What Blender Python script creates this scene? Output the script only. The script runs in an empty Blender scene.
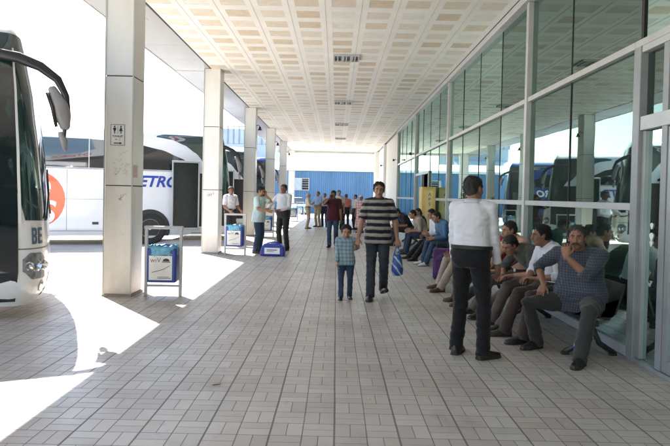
import bpy, math, random
from mathutils import Vector, Matrix, noise as mnoise
R = math.radians
rnd = random.Random(7)
scene = bpy.context.scene
COL = scene.collection
V = Vector

# ------------------------------------------------------------------ materials
_mats = {}
def nodes_of(name):
    m = bpy.data.materials.new(name); m.use_nodes = True
    nt = m.node_tree; nt.nodes.clear()
    out = nt.nodes.new('ShaderNodeOutputMaterial')
    b = nt.nodes.new('ShaderNodeBsdfPrincipled')
    nt.links.new(b.outputs[0], out.inputs[0])
    return m, nt, b, out
def N(nt, t, **kw):
    n = nt.nodes.new(t)
    for k, v in kw.items(): setattr(n, k, v)
    return n
def setin(nt, sock, v):
    if isinstance(v, bpy.types.NodeSocket): nt.links.new(v, sock)
    else: sock.default_value = v
def M_(nt, op, a, b=0.0, c=None):
    n = N(nt, 'ShaderNodeMath', operation=op)
    setin(nt, n.inputs[0], a); setin(nt, n.inputs[1], b)
    if c is not None: setin(nt, n.inputs[2], c)
    return n.outputs[0]
def mixc(nt, f, a, b, mode='MIX'):
    n = N(nt, 'ShaderNodeMix', data_type='RGBA', blend_type=mode)
    setin(nt, n.inputs[0], f); setin(nt, n.inputs[6], a); setin(nt, n.inputs[7], b)
    return n.outputs[2]
def c4(c): return (c[0], c[1], c[2], 1.0)
def ramp(nt, fac, a, b):
    n = N(nt, 'ShaderNodeMapRange'); n.clamp = True
    setin(nt, n.inputs[0], fac); n.inputs[1].default_value = a; n.inputs[2].default_value = b
    return n.outputs[0]
def coords(nt, kind='Object'):
    return N(nt, 'ShaderNodeTexCoord').outputs[kind]
def noise_n(nt, vec, scale, detail=4, rough=.55, w=None):
    n = N(nt, 'ShaderNodeTexNoise'); n.inputs['Scale'].default_value = scale
    n.inputs['Detail'].default_value = detail; n.inputs['Roughness'].default_value = rough
    nt.links.new(vec, n.inputs['Vector']); return n.outputs['Fac']
def scaled(nt, vec, s):
    n = N(nt, 'ShaderNodeMapping'); n.inputs['Scale'].default_value = s
    nt.links.new(vec, n.inputs['Vector']); return n.outputs[0]

def mat(name, col, rough=.5, metal=0.0, var=.12, vscale=3.0, bump=0.0, bscale=60.0, spec=.5, coat=0.0, sss=0.0, stretch=None):
    if name in _mats: return _mats[name]
    m, nt, b, out = nodes_of(name)
    co = coords(nt)
    if stretch: co = scaled(nt, co, stretch)
    nz = noise_n(nt, co, vscale)
    f = ramp(nt, nz, .3, .7)
    dark = c4([x * (1 - var) for x in col]); light = c4([min(1, x * (1 + var)) for x in col])
    nt.links.new(mixc(nt, f, dark, light), b.inputs['Base Color'])
    nz2 = noise_n(nt, co, vscale * 5, 3)
    rr = N(nt, 'ShaderNodeMapRange'); nt.links.new(nz2, rr.inputs[0])
    rr.inputs[3].default_value = max(0, rough - .08); rr.inputs[4].default_value = min(1, rough + .1)
    nt.links.new(rr.outputs[0], b.inputs['Roughness'])
    b.inputs['Metallic'].default_value = metal
    b.inputs['Specular IOR Level'].default_value = spec
    b.inputs['Coat Weight'].default_value = coat
    if sss: b.inputs['Subsurface Weight'].default_value = sss; b.inputs['Subsurface Scale'].default_value = .02
    if bump:
        bn = N(nt, 'ShaderNodeBump'); bn.inputs['Strength'].default_value = bump; bn.inputs['Distance'].default_value = .01
        nt.links.new(noise_n(nt, co, bscale, 5), bn.inputs['Height']); nt.links.new(bn.outputs[0], b.inputs['Normal'])
    _mats[name] = m
    return m

def cloth(name, col, kind='plain', col2=None, var=.16, size=.07):
    """fabric; kind: plain, stripes (horizontal, object Z), plaid"""
    if name in _mats: return _mats[name]
    m, nt, b, out = nodes_of(name)
    co = coords(nt)
    f = ramp(nt, noise_n(nt, co, 5.0), .3, .7)
    base = mixc(nt, f, c4([x * (1 - var) for x in col]), c4([min(1, x * (1 + var)) for x in col]))
    if kind != 'plain':
        sp = N(nt, 'ShaderNodeSeparateXYZ'); nt.links.new(co, sp.inputs[0])
        def bars(s, per, duty, ph=0.0):
            fr = M_(nt, 'FRACT', M_(nt, 'ADD', M_(nt, 'DIVIDE', s, per), 10.0 + ph))
            return M_(nt, 'LESS_THAN', fr, duty)
        if kind == 'stripes':
            wob = M_(nt, 'MULTIPLY', M_(nt, 'SUBTRACT', noise_n(nt, co, 6.0), .5), .03)
            z = M_(nt, 'ADD', sp.outputs[2], wob)
            s = bars(z, size, .5)
            base = mixc(nt, s, base, c4(col2))
            s2 = bars(z, size, .1, .25)
            base = mixc(nt, M_(nt, 'MULTIPLY', s2, .6), base, (.45, .43, .40, 1))
        if kind == 'plaid':
            d1 = M_(nt, 'ADD', sp.outputs[0], M_(nt, 'MULTIPLY', sp.outputs[1], .8))
            s1 = bars(sp.outputs[2], size, .45); s2 = bars(d1, size, .45)
            base = mixc(nt, M_(nt, 'MULTIPLY', M_(nt, 'ADD', s1, s2), .42), base, c4(col2))
        if kind == 'jeans':
            k = ramp(nt, noise_n(nt, scaled(nt, co, (1, 1, .4)), 7.0), .45, .75)
            base = mixc(nt, M_(nt, 'MULTIPLY', k, .5), base, c4(col2))
    nt.links.new(base, b.inputs['Base Color'])
    b.inputs['Roughness'].default_value = .85
    b.inputs['Specular IOR Level'].default_value = .25
    b.inputs['Sheen Weight'].default_value = .15
    bn = N(nt, 'ShaderNodeBump'); bn.inputs['Strength'].default_value = .55; bn.inputs['Distance'].default_value = .02
    nt.links.new(noise_n(nt, scaled(nt, co, (1, 1, .5)), 12, 3), bn.inputs['Height']); nt.links.new(bn.outputs[0], b.inputs['Normal'])
    _mats[name] = m
    return m

# ------------------------------------------------------------------ mesh builder
class MB:
    def __init__(s): s.v = []; s.f = []; s.m = []; s.mi = 0; s.xf = None
    def use(s, i): s.mi = i; return s
    def pt(s, p):
        p = V(p)
        if s.xf is not None: p = s.xf @ p
        s.v.append(p); return len(s.v) - 1
    def face(s, idx): s.f.append(tuple(idx)); s.m.append(s.mi)
    def box(s, c, d, rot=None, taper=None):
        c = V(c); hx, hy, hz = d[0] / 2, d[1] / 2, d[2] / 2
        ids = []
        for z in (-1, 1):
            t = 1.0 if (taper is None or z < 0) else taper
            for (x, y) in ((-1, -1), (1, -1), (1, 1), (-1, 1)):
                p = V((x * hx * t, y * hy * t, z * hz))
                if rot is not None: p = rot @ p
                ids.append(s.pt(c + p))
        a = ids
        for q in ((3, 2, 1, 0), (4, 5, 6, 7), (0, 1, 5, 4), (1, 2, 6, 5), (2, 3, 7, 6), (3, 0, 4, 7)):
            s.face([a[i] for i in q])
        return s
    def bx(s, x0, x1, y0, y1, z0, z1):
        return s.box(((x0 + x1) / 2, (y0 + y1) / 2, (z0 + z1) / 2), (abs(x1 - x0), abs(y1 - y0), abs(z1 - z0)))
    def quad(s, a, b, c, d): s.face([s.pt(a), s.pt(b), s.pt(c), s.pt(d)]); return s
    def rings(s, rings, cap=True, closed=True):
        n = len(rings[0]); idx = [[s.pt(p) for p in r] for r in rings]
        for i in range(len(idx) - 1):
            A, B = idx[i], idx[i + 1]
            for j in range(n if closed else n - 1):
                k = (j + 1) % n
                s.face((A[j], A[k], B[k], B[j]))
        if cap:
            s.face(list(reversed(idx[0]))); s.face(idx[-1])
        return s
    def tube(s, pts, rad, n=10, flat=1.0, ref=None, cap=True, round_ends=False):
        """tube through pts, radii rad (number or list); flat squeezes along the ref-perpendicular axis"""
        pts = [V(p) for p in pts]
        if not isinstance(rad, (list, tuple)): rad = [rad] * len(pts)
        pts2, rad2 = list(pts), list(rad)
        if round_ends:
            d0 = (pts[0] - pts[1]).normalized(); d1 = (pts[-1] - pts[-2]).normalized()
            a = []; ar = []
            for k in (1.0, .8, .45):
                a.append(pts[0] + d0 * rad[0] * k); ar.append(rad[0] * max(.02, math.sqrt(max(0, 1 - k * k))) if k < 1 else rad[0] * .15)
            b = []; br = []
            for k in (.45, .8, 1.0):
                b.append(pts[-1] + d1 * rad[-1] * k); br.append(rad[-1] * math.sqrt(max(0, 1 - k * k)) if k < 1 else rad[-1] * .15)
            pts2 = a + pts + b; rad2 = ar + list(rad) + br
        rg = []; up = V(ref) if ref is not None else None
        prev = None
        for i, p in enumerate(pts2):
            if i == 0: t = pts2[1] - p
            elif i == len(pts2) - 1: t = p - pts2[-2]
            else: t = (pts2[i + 1] - p).normalized() + (p - pts2[i - 1]).normalized()
            if t.length < 1e-9: t = V((0, 0, 1))
            t.normalize()
            if up is not None: u = up - t * up.dot(t)
            elif prev is not None: u = prev - t * prev.dot(t)
            else:
                u = V((0, 0, 1)) if abs(t.z) < .9 else V((1, 0, 0)); u = u - t * u.dot(t)
            if u.length < 1e-6: u = t.orthogonal()
            u.normalize(); prev = u; w = t.cross(u)
            r = rad2[i]
            rg.append([p + u * (r * math.cos(2 * math.pi * j / n)) + w * (r * flat * math.sin(2 * math.pi * j / n)) for j in range(n)])
        s.rings(rg, cap); return s
    def cyl(s, a, b, r, n=16, r2=None): return s.tube([a, b], [r, r if r2 is None else r2], n)
    def ell(s, c, r, rot=None, n=14, m=9):
        c = V(c); rg = []
        for i in range(m + 1):
            ph = math.pi * i / m; zz = -math.cos(ph); q = max(math.sin(ph), .02)
            ring = []
            for j in range(n):
                a = 2 * math.pi * j / n
                p = V((r[0] * q * math.cos(a), r[1] * q * math.sin(a), r[2] * zz))
                if rot is not None: p = rot @ p
                ring.append(c + p)
            rg.append(ring)
        s.rings(rg); return s
    def prism(s, poly, axis, a, b):
        """poly of 2D points extruded along axis 'x','y','z' from a to b"""
        def P(u, v, w): return {'x': (w, u, v), 'y': (u, w, v), 'z': (u, v, w)}[axis]
        A = [s.pt(P(u, v, a)) for u, v in poly]; B = [s.pt(P(u, v, b)) for u, v in poly]
        n = len(poly)
        for i in range(n): s.face((A[i], A[(i + 1) % n], B[(i + 1) % n], B[i]))
        s.face(list(reversed(A))); s.face(B); return s
    def add_mesh(s, me, mi=None):
        o = len(s.v)
        for v in me.vertices: s.v.append(v.co.copy())
        for p in me.polygons:
            s.f.append(tuple(o + i for i in p.vertices)); s.m.append(s.mi if mi is None else mi)
    def mesh(s, name):
        me = bpy.data.meshes.new(name)
        me.from_pydata([tuple(v) for v in s.v], [], s.f); me.validate(); me.update()
        if len(me.polygons) == len(s.m): me.polygons.foreach_set('material_index', s.m)
        return me
    def build(s, name, mats, parent=None, smooth=False, bevel=0, angle=None):
        me = s.mesh(name)
        if not isinstance(mats, (list, tuple)): mats = [mats]
        for m in mats: me.materials.append(m)
        o = bpy.data.objects.new(name, me); COL.objects.link(o)
        fixnormals(me)
        if smooth:
            me.polygons.foreach_set('use_smooth', [True] * len(me.polygons))
            if angle: me.set_sharp_from_angle(angle=R(angle))
        if bevel:
            bm = o.modifiers.new('bevel', 'BEVEL'); bm.width = bevel; bm.segments = 2; bm.limit_method = 'ANGLE'
            bm.harden_normals = False
        if parent is not None: o.parent = parent
        return o
import bmesh
def fixnormals(me):
    b = bmesh.new(); b.from_mesh(me); bmesh.ops.recalc_face_normals(b, faces=b.faces); b.to_mesh(me); b.free()

def evaluated(o):
    dg = bpy.context.evaluated_depsgraph_get()
    return bpy.data.meshes.new_from_object(o.evaluated_get(dg), depsgraph=dg)

def remeshed(mb, voxel, smooth=4, wr=0.0, wscale=.12, seed=0):
    """union of the closed shapes in mb as one smooth continuous surface"""
    me = mb.mesh('tmp'); fixnormals(me)
    o = bpy.data.objects.new('tmp', me); COL.objects.link(o)
    r = o.modifiers.new('r', 'REMESH'); r.mode = 'VOXEL'; r.voxel_size = voxel
    sm = o.modifiers.new('s', 'SMOOTH'); sm.factor = .5; sm.iterations = smooth
    out = evaluated(o)
    bpy.data.objects.remove(o); bpy.data.meshes.remove(me)
    if wr:
        off = V((seed * 3.1, seed * 1.7, seed * .9))
        ns = [v.normal.copy() for v in out.vertices]
        for v, nn in zip(out.vertices, ns):
            p = v.co
            q = V((p.x / wscale, p.y / wscale, p.z / (wscale * .45))) + off
            a = mnoise.noise(q); b2 = mnoise.noise(q * 2.3)
            d = (abs(a) - .2) * 1.0 + b2 * .35
            v.co = p + nn * (wr * d)
    return out

def tag(o, label=None, cat=None, group=None, kind=None):
    if label: o['label'] = label
    if cat: o['category'] = cat
    if group: o['group'] = group
    if kind: o['kind'] = kind
    return o
def empty(name, loc, rz=0.0):
    o = bpy.data.objects.new(name, None); COL.objects.link(o); o.location = loc; o.rotation_euler = (0, 0, rz)
    o.empty_display_size = .2
    return o
def children(o): return [c for c in list(bpy.data.objects) if c.parent == o]
def copy_tree(o, parent=None):
    c = o.copy(); COL.objects.link(c)
    if parent is not None: c.parent = parent
    for k in children(o): copy_tree(k, c)
    return c

def text_mesh(body, size, extr=.004, shear=0.0, bold=.0, align='CENTER', spacing=1.0):
    cu = bpy.data.curves.new('t', 'FONT'); cu.body = body; cu.size = size; cu.extrude = extr
    cu.shear = shear; cu.offset = bold; cu.align_x = align; cu.align_y = 'CENTER'; cu.space_character = spacing
    o = bpy.data.objects.new('t', cu); COL.objects.link(o)
    me = evaluated(o); bpy.data.objects.remove(o); bpy.data.curves.remove(cu)
    return me
def text(name, body, size, mtx, m, parent=None, **kw):
    """text lying in local XY, moved by mtx"""
    me = text_mesh(body, size, **kw); me.materials.clear(); me.materials.append(m)
    me.transform(mtx)
    o = bpy.data.objects.new(name, me); COL.objects.link(o)
    if parent is not None: o.parent = parent
    return o
def frame(o, x, y, z=None):
    x = V(x).normalized(); y = V(y).normalized(); z = x.cross(y)
    return Matrix(((x.x, y.x, z.x, o[0]), (x.y, y.y, z.y, o[1]), (x.z, y.z, z.z, o[2]), (0, 0, 0, 1)))
EXPOSURE = 2.25
# ------------------------------------------------------------------ setting materials
def tile_material():
    m, nt, b, out = nodes_of('paving')
    co = N(nt, 'ShaderNodeNewGeometry').outputs['Position']
    sp = N(nt, 'ShaderNodeSeparateXYZ'); nt.links.new(co, sp.inputs[0])
    c = .205
    wobx = M_(nt, 'MULTIPLY', M_(nt, 'SUBTRACT', noise_n(nt, co, 1.3), .5), .012)
    u = M_(nt, 'DIVIDE', M_(nt, 'ADD', M_(nt, 'SUBTRACT', sp.outputs[0], .02 - 41), wobx), c)
    v = M_(nt, 'DIVIDE', M_(nt, 'SUBTRACT', sp.outputs[1], 3.75 - 41), c)
    iu = M_(nt, 'FLOOR', u); iv = M_(nt, 'FLOOR', v)
    fu = M_(nt, 'FRACT', u); fv = M_(nt, 'FRACT', v)
    par = M_(nt, 'MODULO', M_(nt, 'ADD', iu, iv), 2.0)          # 0: split by a line along Y, 1: along X
    # distance to lines
    def dline(f): return M_(nt, 'MINIMUM', f, M_(nt, 'SUBTRACT', 1.0, f))
    eu = dline(fu); ev = dline(fv)
    mu = M_(nt, 'ABSOLUTE', M_(nt, 'SUBTRACT', fu, .5)); mv = M_(nt, 'ABSOLUTE', M_(nt, 'SUBTRACT', fv, .5))
    mid = M_(nt, 'ADD', M_(nt, 'MULTIPLY', mu, M_(nt, 'SUBTRACT', 1.0, par)), M_(nt, 'MULTIPLY', mv, par))
    # heavier joints every second cell in u
    hv = M_(nt, 'MODULO', M_(nt, 'FLOOR', M_(nt, 'ADD', u, .5)), 2.0)  # 0 at even joints
    wu = M_(nt, 'ADD', .017, M_(nt, 'MULTIPLY', M_(nt, 'SUBTRACT', 1.0, hv), .014))
    def groove(d, w):
        n = N(nt, 'ShaderNodeMapRange'); n.interpolation_type = 'SMOOTHSTEP'
        setin(nt, n.inputs[0], M_(nt, 'DIVIDE', d, w)); n.inputs[1].default_value = .55; n.inputs[2].default_value = 1.3
        n.inputs[3].default_value = 1; n.inputs[4].default_value = 0
        return n.outputs[0]
    g1 = groove(eu, wu); g2 = groove(ev, .017); g3 = groove(mid, .015)
    g = M_(nt, 'MAXIMUM', M_(nt, 'MAXIMUM', g1, g2), M_(nt, 'MULTIPLY', g3, .85))
    # per-bar id
    half = M_(nt, 'ADD', M_(nt, 'MULTIPLY', M_(nt, 'GREATER_THAN', fu, .5), M_(nt, 'SUBTRACT', 1.0, par)),
              M_(nt, 'MULTIPLY', M_(nt, 'MULTIPLY', M_(nt, 'GREATER_THAN', fv, .5), par), 2.0))
    cv = N(nt, 'ShaderNodeCombineXYZ'); nt.links.new(iu, cv.inputs[0]); nt.links.new(iv, cv.inputs[1]); nt.links.new(half, cv.inputs[2])
    wn = N(nt, 'ShaderNodeTexWhiteNoise', noise_dimensions='3D'); nt.links.new(cv.outputs[0], wn.inputs['Vector'])
    # per-slab id (two by two cells)
    cv2 = N(nt, 'ShaderNodeCombineXYZ'); nt.links.new(M_(nt, 'FLOOR', M_(nt, 'DIVIDE', u, 2.0)), cv2.inputs[0]); nt.links.new(M_(nt, 'FLOOR', M_(nt, 'DIVIDE', v, 2.0)), cv2.inputs[1])
    wn2 = N(nt, 'ShaderNodeTexWhiteNoise', noise_dimensions='3D'); nt.links.new(cv2.outputs[0], wn2.inputs['Vector'])
    base = mixc(nt, wn.outputs[0], (.425, .385, .342, 1), (.52, .475, .427, 1))
    base = mixc(nt, M_(nt, 'MULTIPLY', ramp(nt, wn2.outputs[0], .72, 1.0), .35), base, (.36, .28, .24, 1))
    base = mixc(nt, M_(nt, 'MULTIPLY', ramp(nt, wn2.outputs[0], .0, .25), .0), base, (.2, .2, .2, 1))
    dirt = ramp(nt, noise_n(nt, co, .55, 6, .6), .42, .75)
    base = mixc(nt, M_(nt, 'MULTIPLY', dirt, .42), base, (.19, .168, .142, 1))
    spot = ramp(nt, noise_n(nt, co, 7.0, 5, .75), .62, .70)
    base = mixc(nt, M_(nt, 'MULTIPLY', spot, .45), base, (.13, .12, .11, 1))
    vo = N(nt, 'ShaderNodeTexVoronoi'); vo.inputs['Scale'].default_value = 2.6; nt.links.new(co, vo.inputs['Vector'])
    gum = M_(nt, 'MULTIPLY', ramp(nt, vo.outputs['Distance'], .052, .038), ramp(nt, vo.outputs['Color'], .45, .5))
    base = mixc(nt, M_(nt, 'MULTIPLY', gum, .5), base, (.12, .11, .10, 1))
    st = M_(nt, 'MULTIPLY', ramp(nt, noise_n(nt, scaled(nt, co, (1, .45, 1)), 1.7, 7, .68), .56, .70), .38)
    base = mixc(nt, st, base, (.17, .15, .13, 1))
    base = mixc(nt, M_(nt, 'MULTIPLY', g, .78), base, (.085, .072, .06, 1))
    nt.links.new(base, b.inputs['Base Color'])
    rg = M_(nt, 'ADD', M_(nt, 'ADD', .29, M_(nt, 'MULTIPLY', noise_n(nt, co, 2.2, 5), .24)), M_(nt, 'MULTIPLY', g, .3))
    nt.links.new(rg, b.inputs['Roughness'])
    h = M_(nt, 'SUBTRACT', M_(nt, 'MULTIPLY', noise_n(nt, co, 70, 3), .12), g)
    bn = N(nt, 'ShaderNodeBump'); bn.inputs['Strength'].default_value = .5; bn.inputs['Distance'].default_value = .004
    nt.links.new(h, bn.inputs['Height']); nt.links.new(bn.outputs[0], b.inputs['Normal'])
    return m

def glass_facade_mat(name='facade_glass', tint=(.26, .42, .37), refl=.20):
    m = bpy.data.materials.new(name); m.use_nodes = True; nt = m.node_tree; nt.nodes.clear()
    out = nt.nodes.new('ShaderNodeOutputMaterial')
    tr = N(nt, 'ShaderNodeBsdfTransparent'); tr.inputs[0].default_value = c4(tint)
    gl = N(nt, 'ShaderNodeBsdfGlossy'); gl.inputs['Roughness'].default_value = .012; gl.inputs[0].default_value = (.62, .84, .78, 1)
    co = coords(nt)
    bn = N(nt, 'ShaderNodeBump'); bn.inputs['Strength'].default_value = .05; bn.inputs['Distance'].default_value = .02
    nt.links.new(noise_n(nt, co, .9, 2), bn.inputs['Height']); nt.links.new(bn.outputs[0], gl.inputs['Normal'])
    fr = N(nt, 'ShaderNodeFresnel'); fr.inputs[0].default_value = 1.52
    f = M_(nt, 'MINIMUM', M_(nt, 'ADD', M_(nt, 'MULTIPLY', fr.outputs[0], 1.25), refl), .8)
    mx = N(nt, 'ShaderNodeMixShader'); nt.links.new(f, mx.inputs[0]); nt.links.new(tr.outputs[0], mx.inputs[1]); nt.links.new(gl.outputs[0], mx.inputs[2])
    # dust film
    df = N(nt, 'ShaderNodeBsdfDiffuse'); df.inputs[0].default_value = (.32, .34, .32, 1)
    mx2 = N(nt, 'ShaderNodeMixShader')
    nt.links.new(M_(nt, 'ADD', .025, M_(nt, 'MULTIPLY', ramp(nt, noise_n(nt, scaled(nt, co, (1, 1, .3)), 3.0, 5), .45, .8), .05)), mx2.inputs[0])
    nt.links.new(mx.outputs[0], mx2.inputs[1]); nt.links.new(df.outputs[0], mx2.inputs[2])
    nt.links.new(mx2.outputs[0], out.inputs[0])
    return m

def pillar_material():
    m, nt, b, out = nodes_of('pillar_cladding')
    co = coords(nt); sp = N(nt, 'ShaderNodeSeparateXYZ'); nt.links.new(co, sp.inputs[0])
    f = ramp(nt, noise_n(nt, scaled(nt, co, (1, 1, .18)), 5.0, 6, .6), .35, .75)
    base = mixc(nt, f, (.70, .68, .645, 1), (.79, .78, .755, 1))
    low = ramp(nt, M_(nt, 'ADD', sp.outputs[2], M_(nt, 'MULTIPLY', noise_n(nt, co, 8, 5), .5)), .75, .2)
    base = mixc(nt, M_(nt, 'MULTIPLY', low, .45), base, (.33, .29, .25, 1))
    sm = M_(nt, 'MULTIPLY', ramp(nt, noise_n(nt, co, 7.5, 7, .75), .60, .72), ramp(nt, sp.outputs[2], 2.4, 1.0))
    base = mixc(nt, M_(nt, 'MULTIPLY', sm, .45), base, (.36, .33, .30, 1))
    nt.links.new(base, b.inputs['Base Color']); b.inputs['Roughness'].default_value = .32
    bn = N(nt, 'ShaderNodeBump'); bn.inputs['Strength'].default_value = .1; bn.inputs['Distance'].default_value = .01
    nt.links.new(noise_n(nt, co, 2.5, 2), bn.inputs['Height']); nt.links.new(bn.outputs[0], b.inputs['Normal'])
    return m

m_tile = tile_material()
m_road = mat('road_concrete', (.42, .395, .35), .8, var=.18, vscale=.6, bump=.4, bscale=30)
m_kerb = mat('kerb_stone', (.42, .41, .38), .75, var=.15, vscale=4, bump=.3)
m_pillar = pillar_material()
m_seam = mat('dark_seam', (.05, .045, .04), .7)
m_ink = mat('sign_ink', (.02, .022, .05), .5)
m_signw = mat('sign_white', (.78, .78, .76), .35)
m_alu = mat('white_aluminium', (.46, .47, .47), .32, var=.07, vscale=5)
m_grey_alu = mat('grey_aluminium', (.33, .35, .36), .35, metal=.3, var=.1)
m_black = mat('black_rubber', (.02, .02, .02), .55)
m_glass = glass_facade_mat()
m_doorglass = glass_facade_mat('door_glass', (.24, .32, .31), .08)
m_ceil = mat('ceiling_metal', (.86, .845, .81), .42, var=.05, vscale=1.5)
m_cp = [mat('panel_beige', (.71, .635, .53), .5, var=.08, vscale=9), mat('panel_tan', (.65, .555, .43), .5, var=.1, vscale=9),
        mat('panel_cream', (.745, .685, .60), .5, var=.07, vscale=9), mat('panel_grey', (.78, .765, .73), .5, var=.07, vscale=9)]
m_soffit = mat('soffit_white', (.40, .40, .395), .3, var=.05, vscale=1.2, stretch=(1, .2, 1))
m_roof = mat('roof_sheet', (.5, .5, .5), .7)
m_wall = mat('white_render', (.74, .74, .73), .7, var=.04, vscale=1.0, bump=.1)
m_blue = mat('blue_sheet', (.075, .17, .31), .45, var=.16, vscale=.8, stretch=(1, 1, .3))
m_white_sheet = mat('white_sheet', (.72, .73, .75), .5, var=.05)

# ------------------------------------------------------------------ ground
mb = MB(); mb.quad((-900, -900, -.13), (900, -900, -.13), (900, 1500, -.13), (-900, 1500, -.13))
tag(mb.build('road', m_road), kind='structure')
mb = MB(); mb.bx(-5.15, 2.86, -45, 47.0, -.12, 0.0)
tag(mb.build('pavement', m_tile), kind='structure')
mb = MB(); mb.bx(-5.31, -5.153, -45, 47.0, -.13, -.004)
tag(mb.build('kerb', m_kerb, bevel=.015), kind='structure')
# manhole-like drain line between road and platform far away
# ------------------------------------------------------------------ canopy
ZC = 4.6; YC0, YC1 = -45.0, 42.05
canopy = tag(empty('canopy', (0, 15, ZC)), 'long white canopy roof with a perforated beige panelled ceiling over the walkway', 'canopy')
def loc_child(o, par):
    o.parent = par; o.matrix_parent_inverse = par.matrix_world.inverted() if par.matrix_world != Matrix() else Matrix.Translation(par.location).inverted()
canopy.location = (0, 0, 0)
# ceiling grid of ribs with recessed panels
mb = MB(); pitch = .60; half = .195
xs = [.06 + pitch * k for k in range(-5, 5)]
ys = [9.69 + .625 * (k) for k in range(-33, 53)]
xs = [x for x in xs if x + half < 2.8]
ys = [y for y in ys if -11 < y < YC1 - .3]
XA, XB = -3.155, 2.76
prev = YC0
zr = ZC + .003
fixture_rows = [13.5, 19.75, 25.9, 32.2]
for iy, y in enumerate(ys):
    mb.use(0); mb.quad((XA, prev, ZC), (XA, y - half, ZC), (XB, y - half, ZC), (XB, prev, ZC)); prev = y + half
    px = XA
    for ix, x in enumerate(xs):
        mb.use(0); mb.quad((px, y - half, ZC), (px, y + half, ZC), (x - half, y + half, ZC), (x - half, y - half, ZC)); px = x + half
        a = (x - half, y - half); c = (x + half, y + half)
        for (p, q) in (((a[0], a[1]), (c[0], a[1])), ((c[0], a[1]), (c[0], c[1])), ((c[0], c[1]), (a[0], c[1])), ((a[0], c[1]), (a[0], a[1]))):
            mb.quad((p[0], p[1], ZC), (q[0], q[1], ZC), (q[0], q[1], zr), (p[0], p[1], zr))
        mb.use(1 + rnd.choice([0, 0, 1, 1, 2, 2, 3, 3]))
        mb.quad((a[0], a[1], zr), (a[0], c[1], zr), (c[0], c[1], zr), (c[0], a[1], zr))
    mb.use(0); mb.quad((px, y - half, ZC), (px, y + half, ZC), (XB, y + half, ZC), (XB, y - half, ZC))
mb.use(0); mb.quad((XA, prev, ZC), (XA, YC1, ZC), (XB, YC1, ZC), (XB, prev, ZC))
mb.build('ceiling_panels', [m_ceil] + m_cp, canopy)
# fine seams between the panel columns
mb = MB()
for x in xs[:-1]:
    for dx in (-.006,):
        mb.bx(x + pitch / 2 + dx - .004, x + pitch / 2 + dx + .004, YC0, YC1 - .02, ZC - .003, ZC + .001)
mb.build('ceiling_seam', m_seam if False else mat('pale_seam', (.55, .53, .49), .6), canopy)
# soffit along the outer edge
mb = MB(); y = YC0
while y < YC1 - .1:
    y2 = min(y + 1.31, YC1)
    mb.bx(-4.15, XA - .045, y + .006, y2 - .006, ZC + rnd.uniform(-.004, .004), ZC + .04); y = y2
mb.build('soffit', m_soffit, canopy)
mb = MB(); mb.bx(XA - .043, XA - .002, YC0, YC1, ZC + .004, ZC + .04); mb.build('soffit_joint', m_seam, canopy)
mb = MB(); mb.bx(-4.152, 10.5, YC0, YC1, ZC + .045, ZC + .50); mb.build('roof', m_roof, canopy)
mb = MB(); mb.bx(-4.20, -4.156, YC0, YC1 + .03, ZC - .01, ZC + 1.0); mb.bx(-4.15, 2.9, YC1 + .002, YC1 + .04, ZC - .012, ZC + .62)
mb.build('fascia', m_white_sheet, canopy)
# red lettering on the outer fascia, seen only as a reflection in the coach windows
m_redl = mat('red_letter', (.5, .02, .03), .4)
for wd, yy in (('ŞEHİRLERARASI', 19.5), ('OTOBÜS', 4.8), ('TERMİNALİ', -5.5)):
    fl = text('fascia_lettering', wd, .80, Matrix.Translation((-4.215, yy, ZC + .50)) @ Matrix(((0, 0, -1, 0), (-1, 0, 0, 0), (0, 1, 0, 0), (0, 0, 0, 1))) @ Matrix.Diagonal((1.9, 1, 1, 1)), m_redl, canopy, bold=.012, spacing=1.15)

mb = MB(); mb.bx(-4.1, 2.86, 41.98, 42.045, ZC - .16, ZC - .014); mb.build('end_beam', m_alu, canopy)
mb = MB(); mb.bx(-4.1, 2.88, -9.3, -9.0, 0, ZC - .01)  # added unseen wall behind the camera, blocks light to darken the near right
tag(mb.build('end_or_shade_wall', mat('shade_wall_dark', (.22, .21, .2), .8)), kind='structure')
# ------------------------------------------------------------------ ceiling light fixtures
def light_fixture(x, y, label):
    t = tag(empty('ceiling_light', (x, y, ZC)), label, 'ceiling light', 'louvred fixtures along the ceiling')
    mb = MB(); w, d = .29, .29
    mb.bx(-w, w, -d, -d + .03, -.045, .0); mb.bx(-w, w, d - .03, d, -.045, .0); mb.bx(-w, -w + .03, -d + .031, d - .031, -.045, .0); mb.bx(w - .03, w, -d + .031, d - .031, -.045, .0)
    mb.build('frame', m_alu, t)
    mb = MB(); mb.bx(-w + .032, w - .032, -d + .032, d - .032, -.012, -.006); mb.build('backing', mat('dark_louvre_back', (.06, .065, .07), .4), t)
    for k in range(5):
        mb = MB(); xx = -w + .1 + k * (2 * w - .2) / 4
        mb.bx(xx - .012, xx + .012, -d + .033, d - .033, -.05, -.014)
        if k in (1, 3): mb.bx(xx + .013, xx + .05, -d + .05, d - .05, -.04, -.016)
        mb.build('louvre', m_alu, t)
    return t
for (x, y), lb in zip([(.16, 13.4), (.16, 19.8), (.16, 25.9), (.16, 32.3)],
    ['louvred ceiling fixture nearest the camera, large grid in the middle of the ceiling', 'second louvred ceiling fixture from the camera',
     'third louvred ceiling fixture from the camera', 'farthest and smallest louvred ceiling fixture']):
    light_fixture(x, y, lb)

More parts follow.
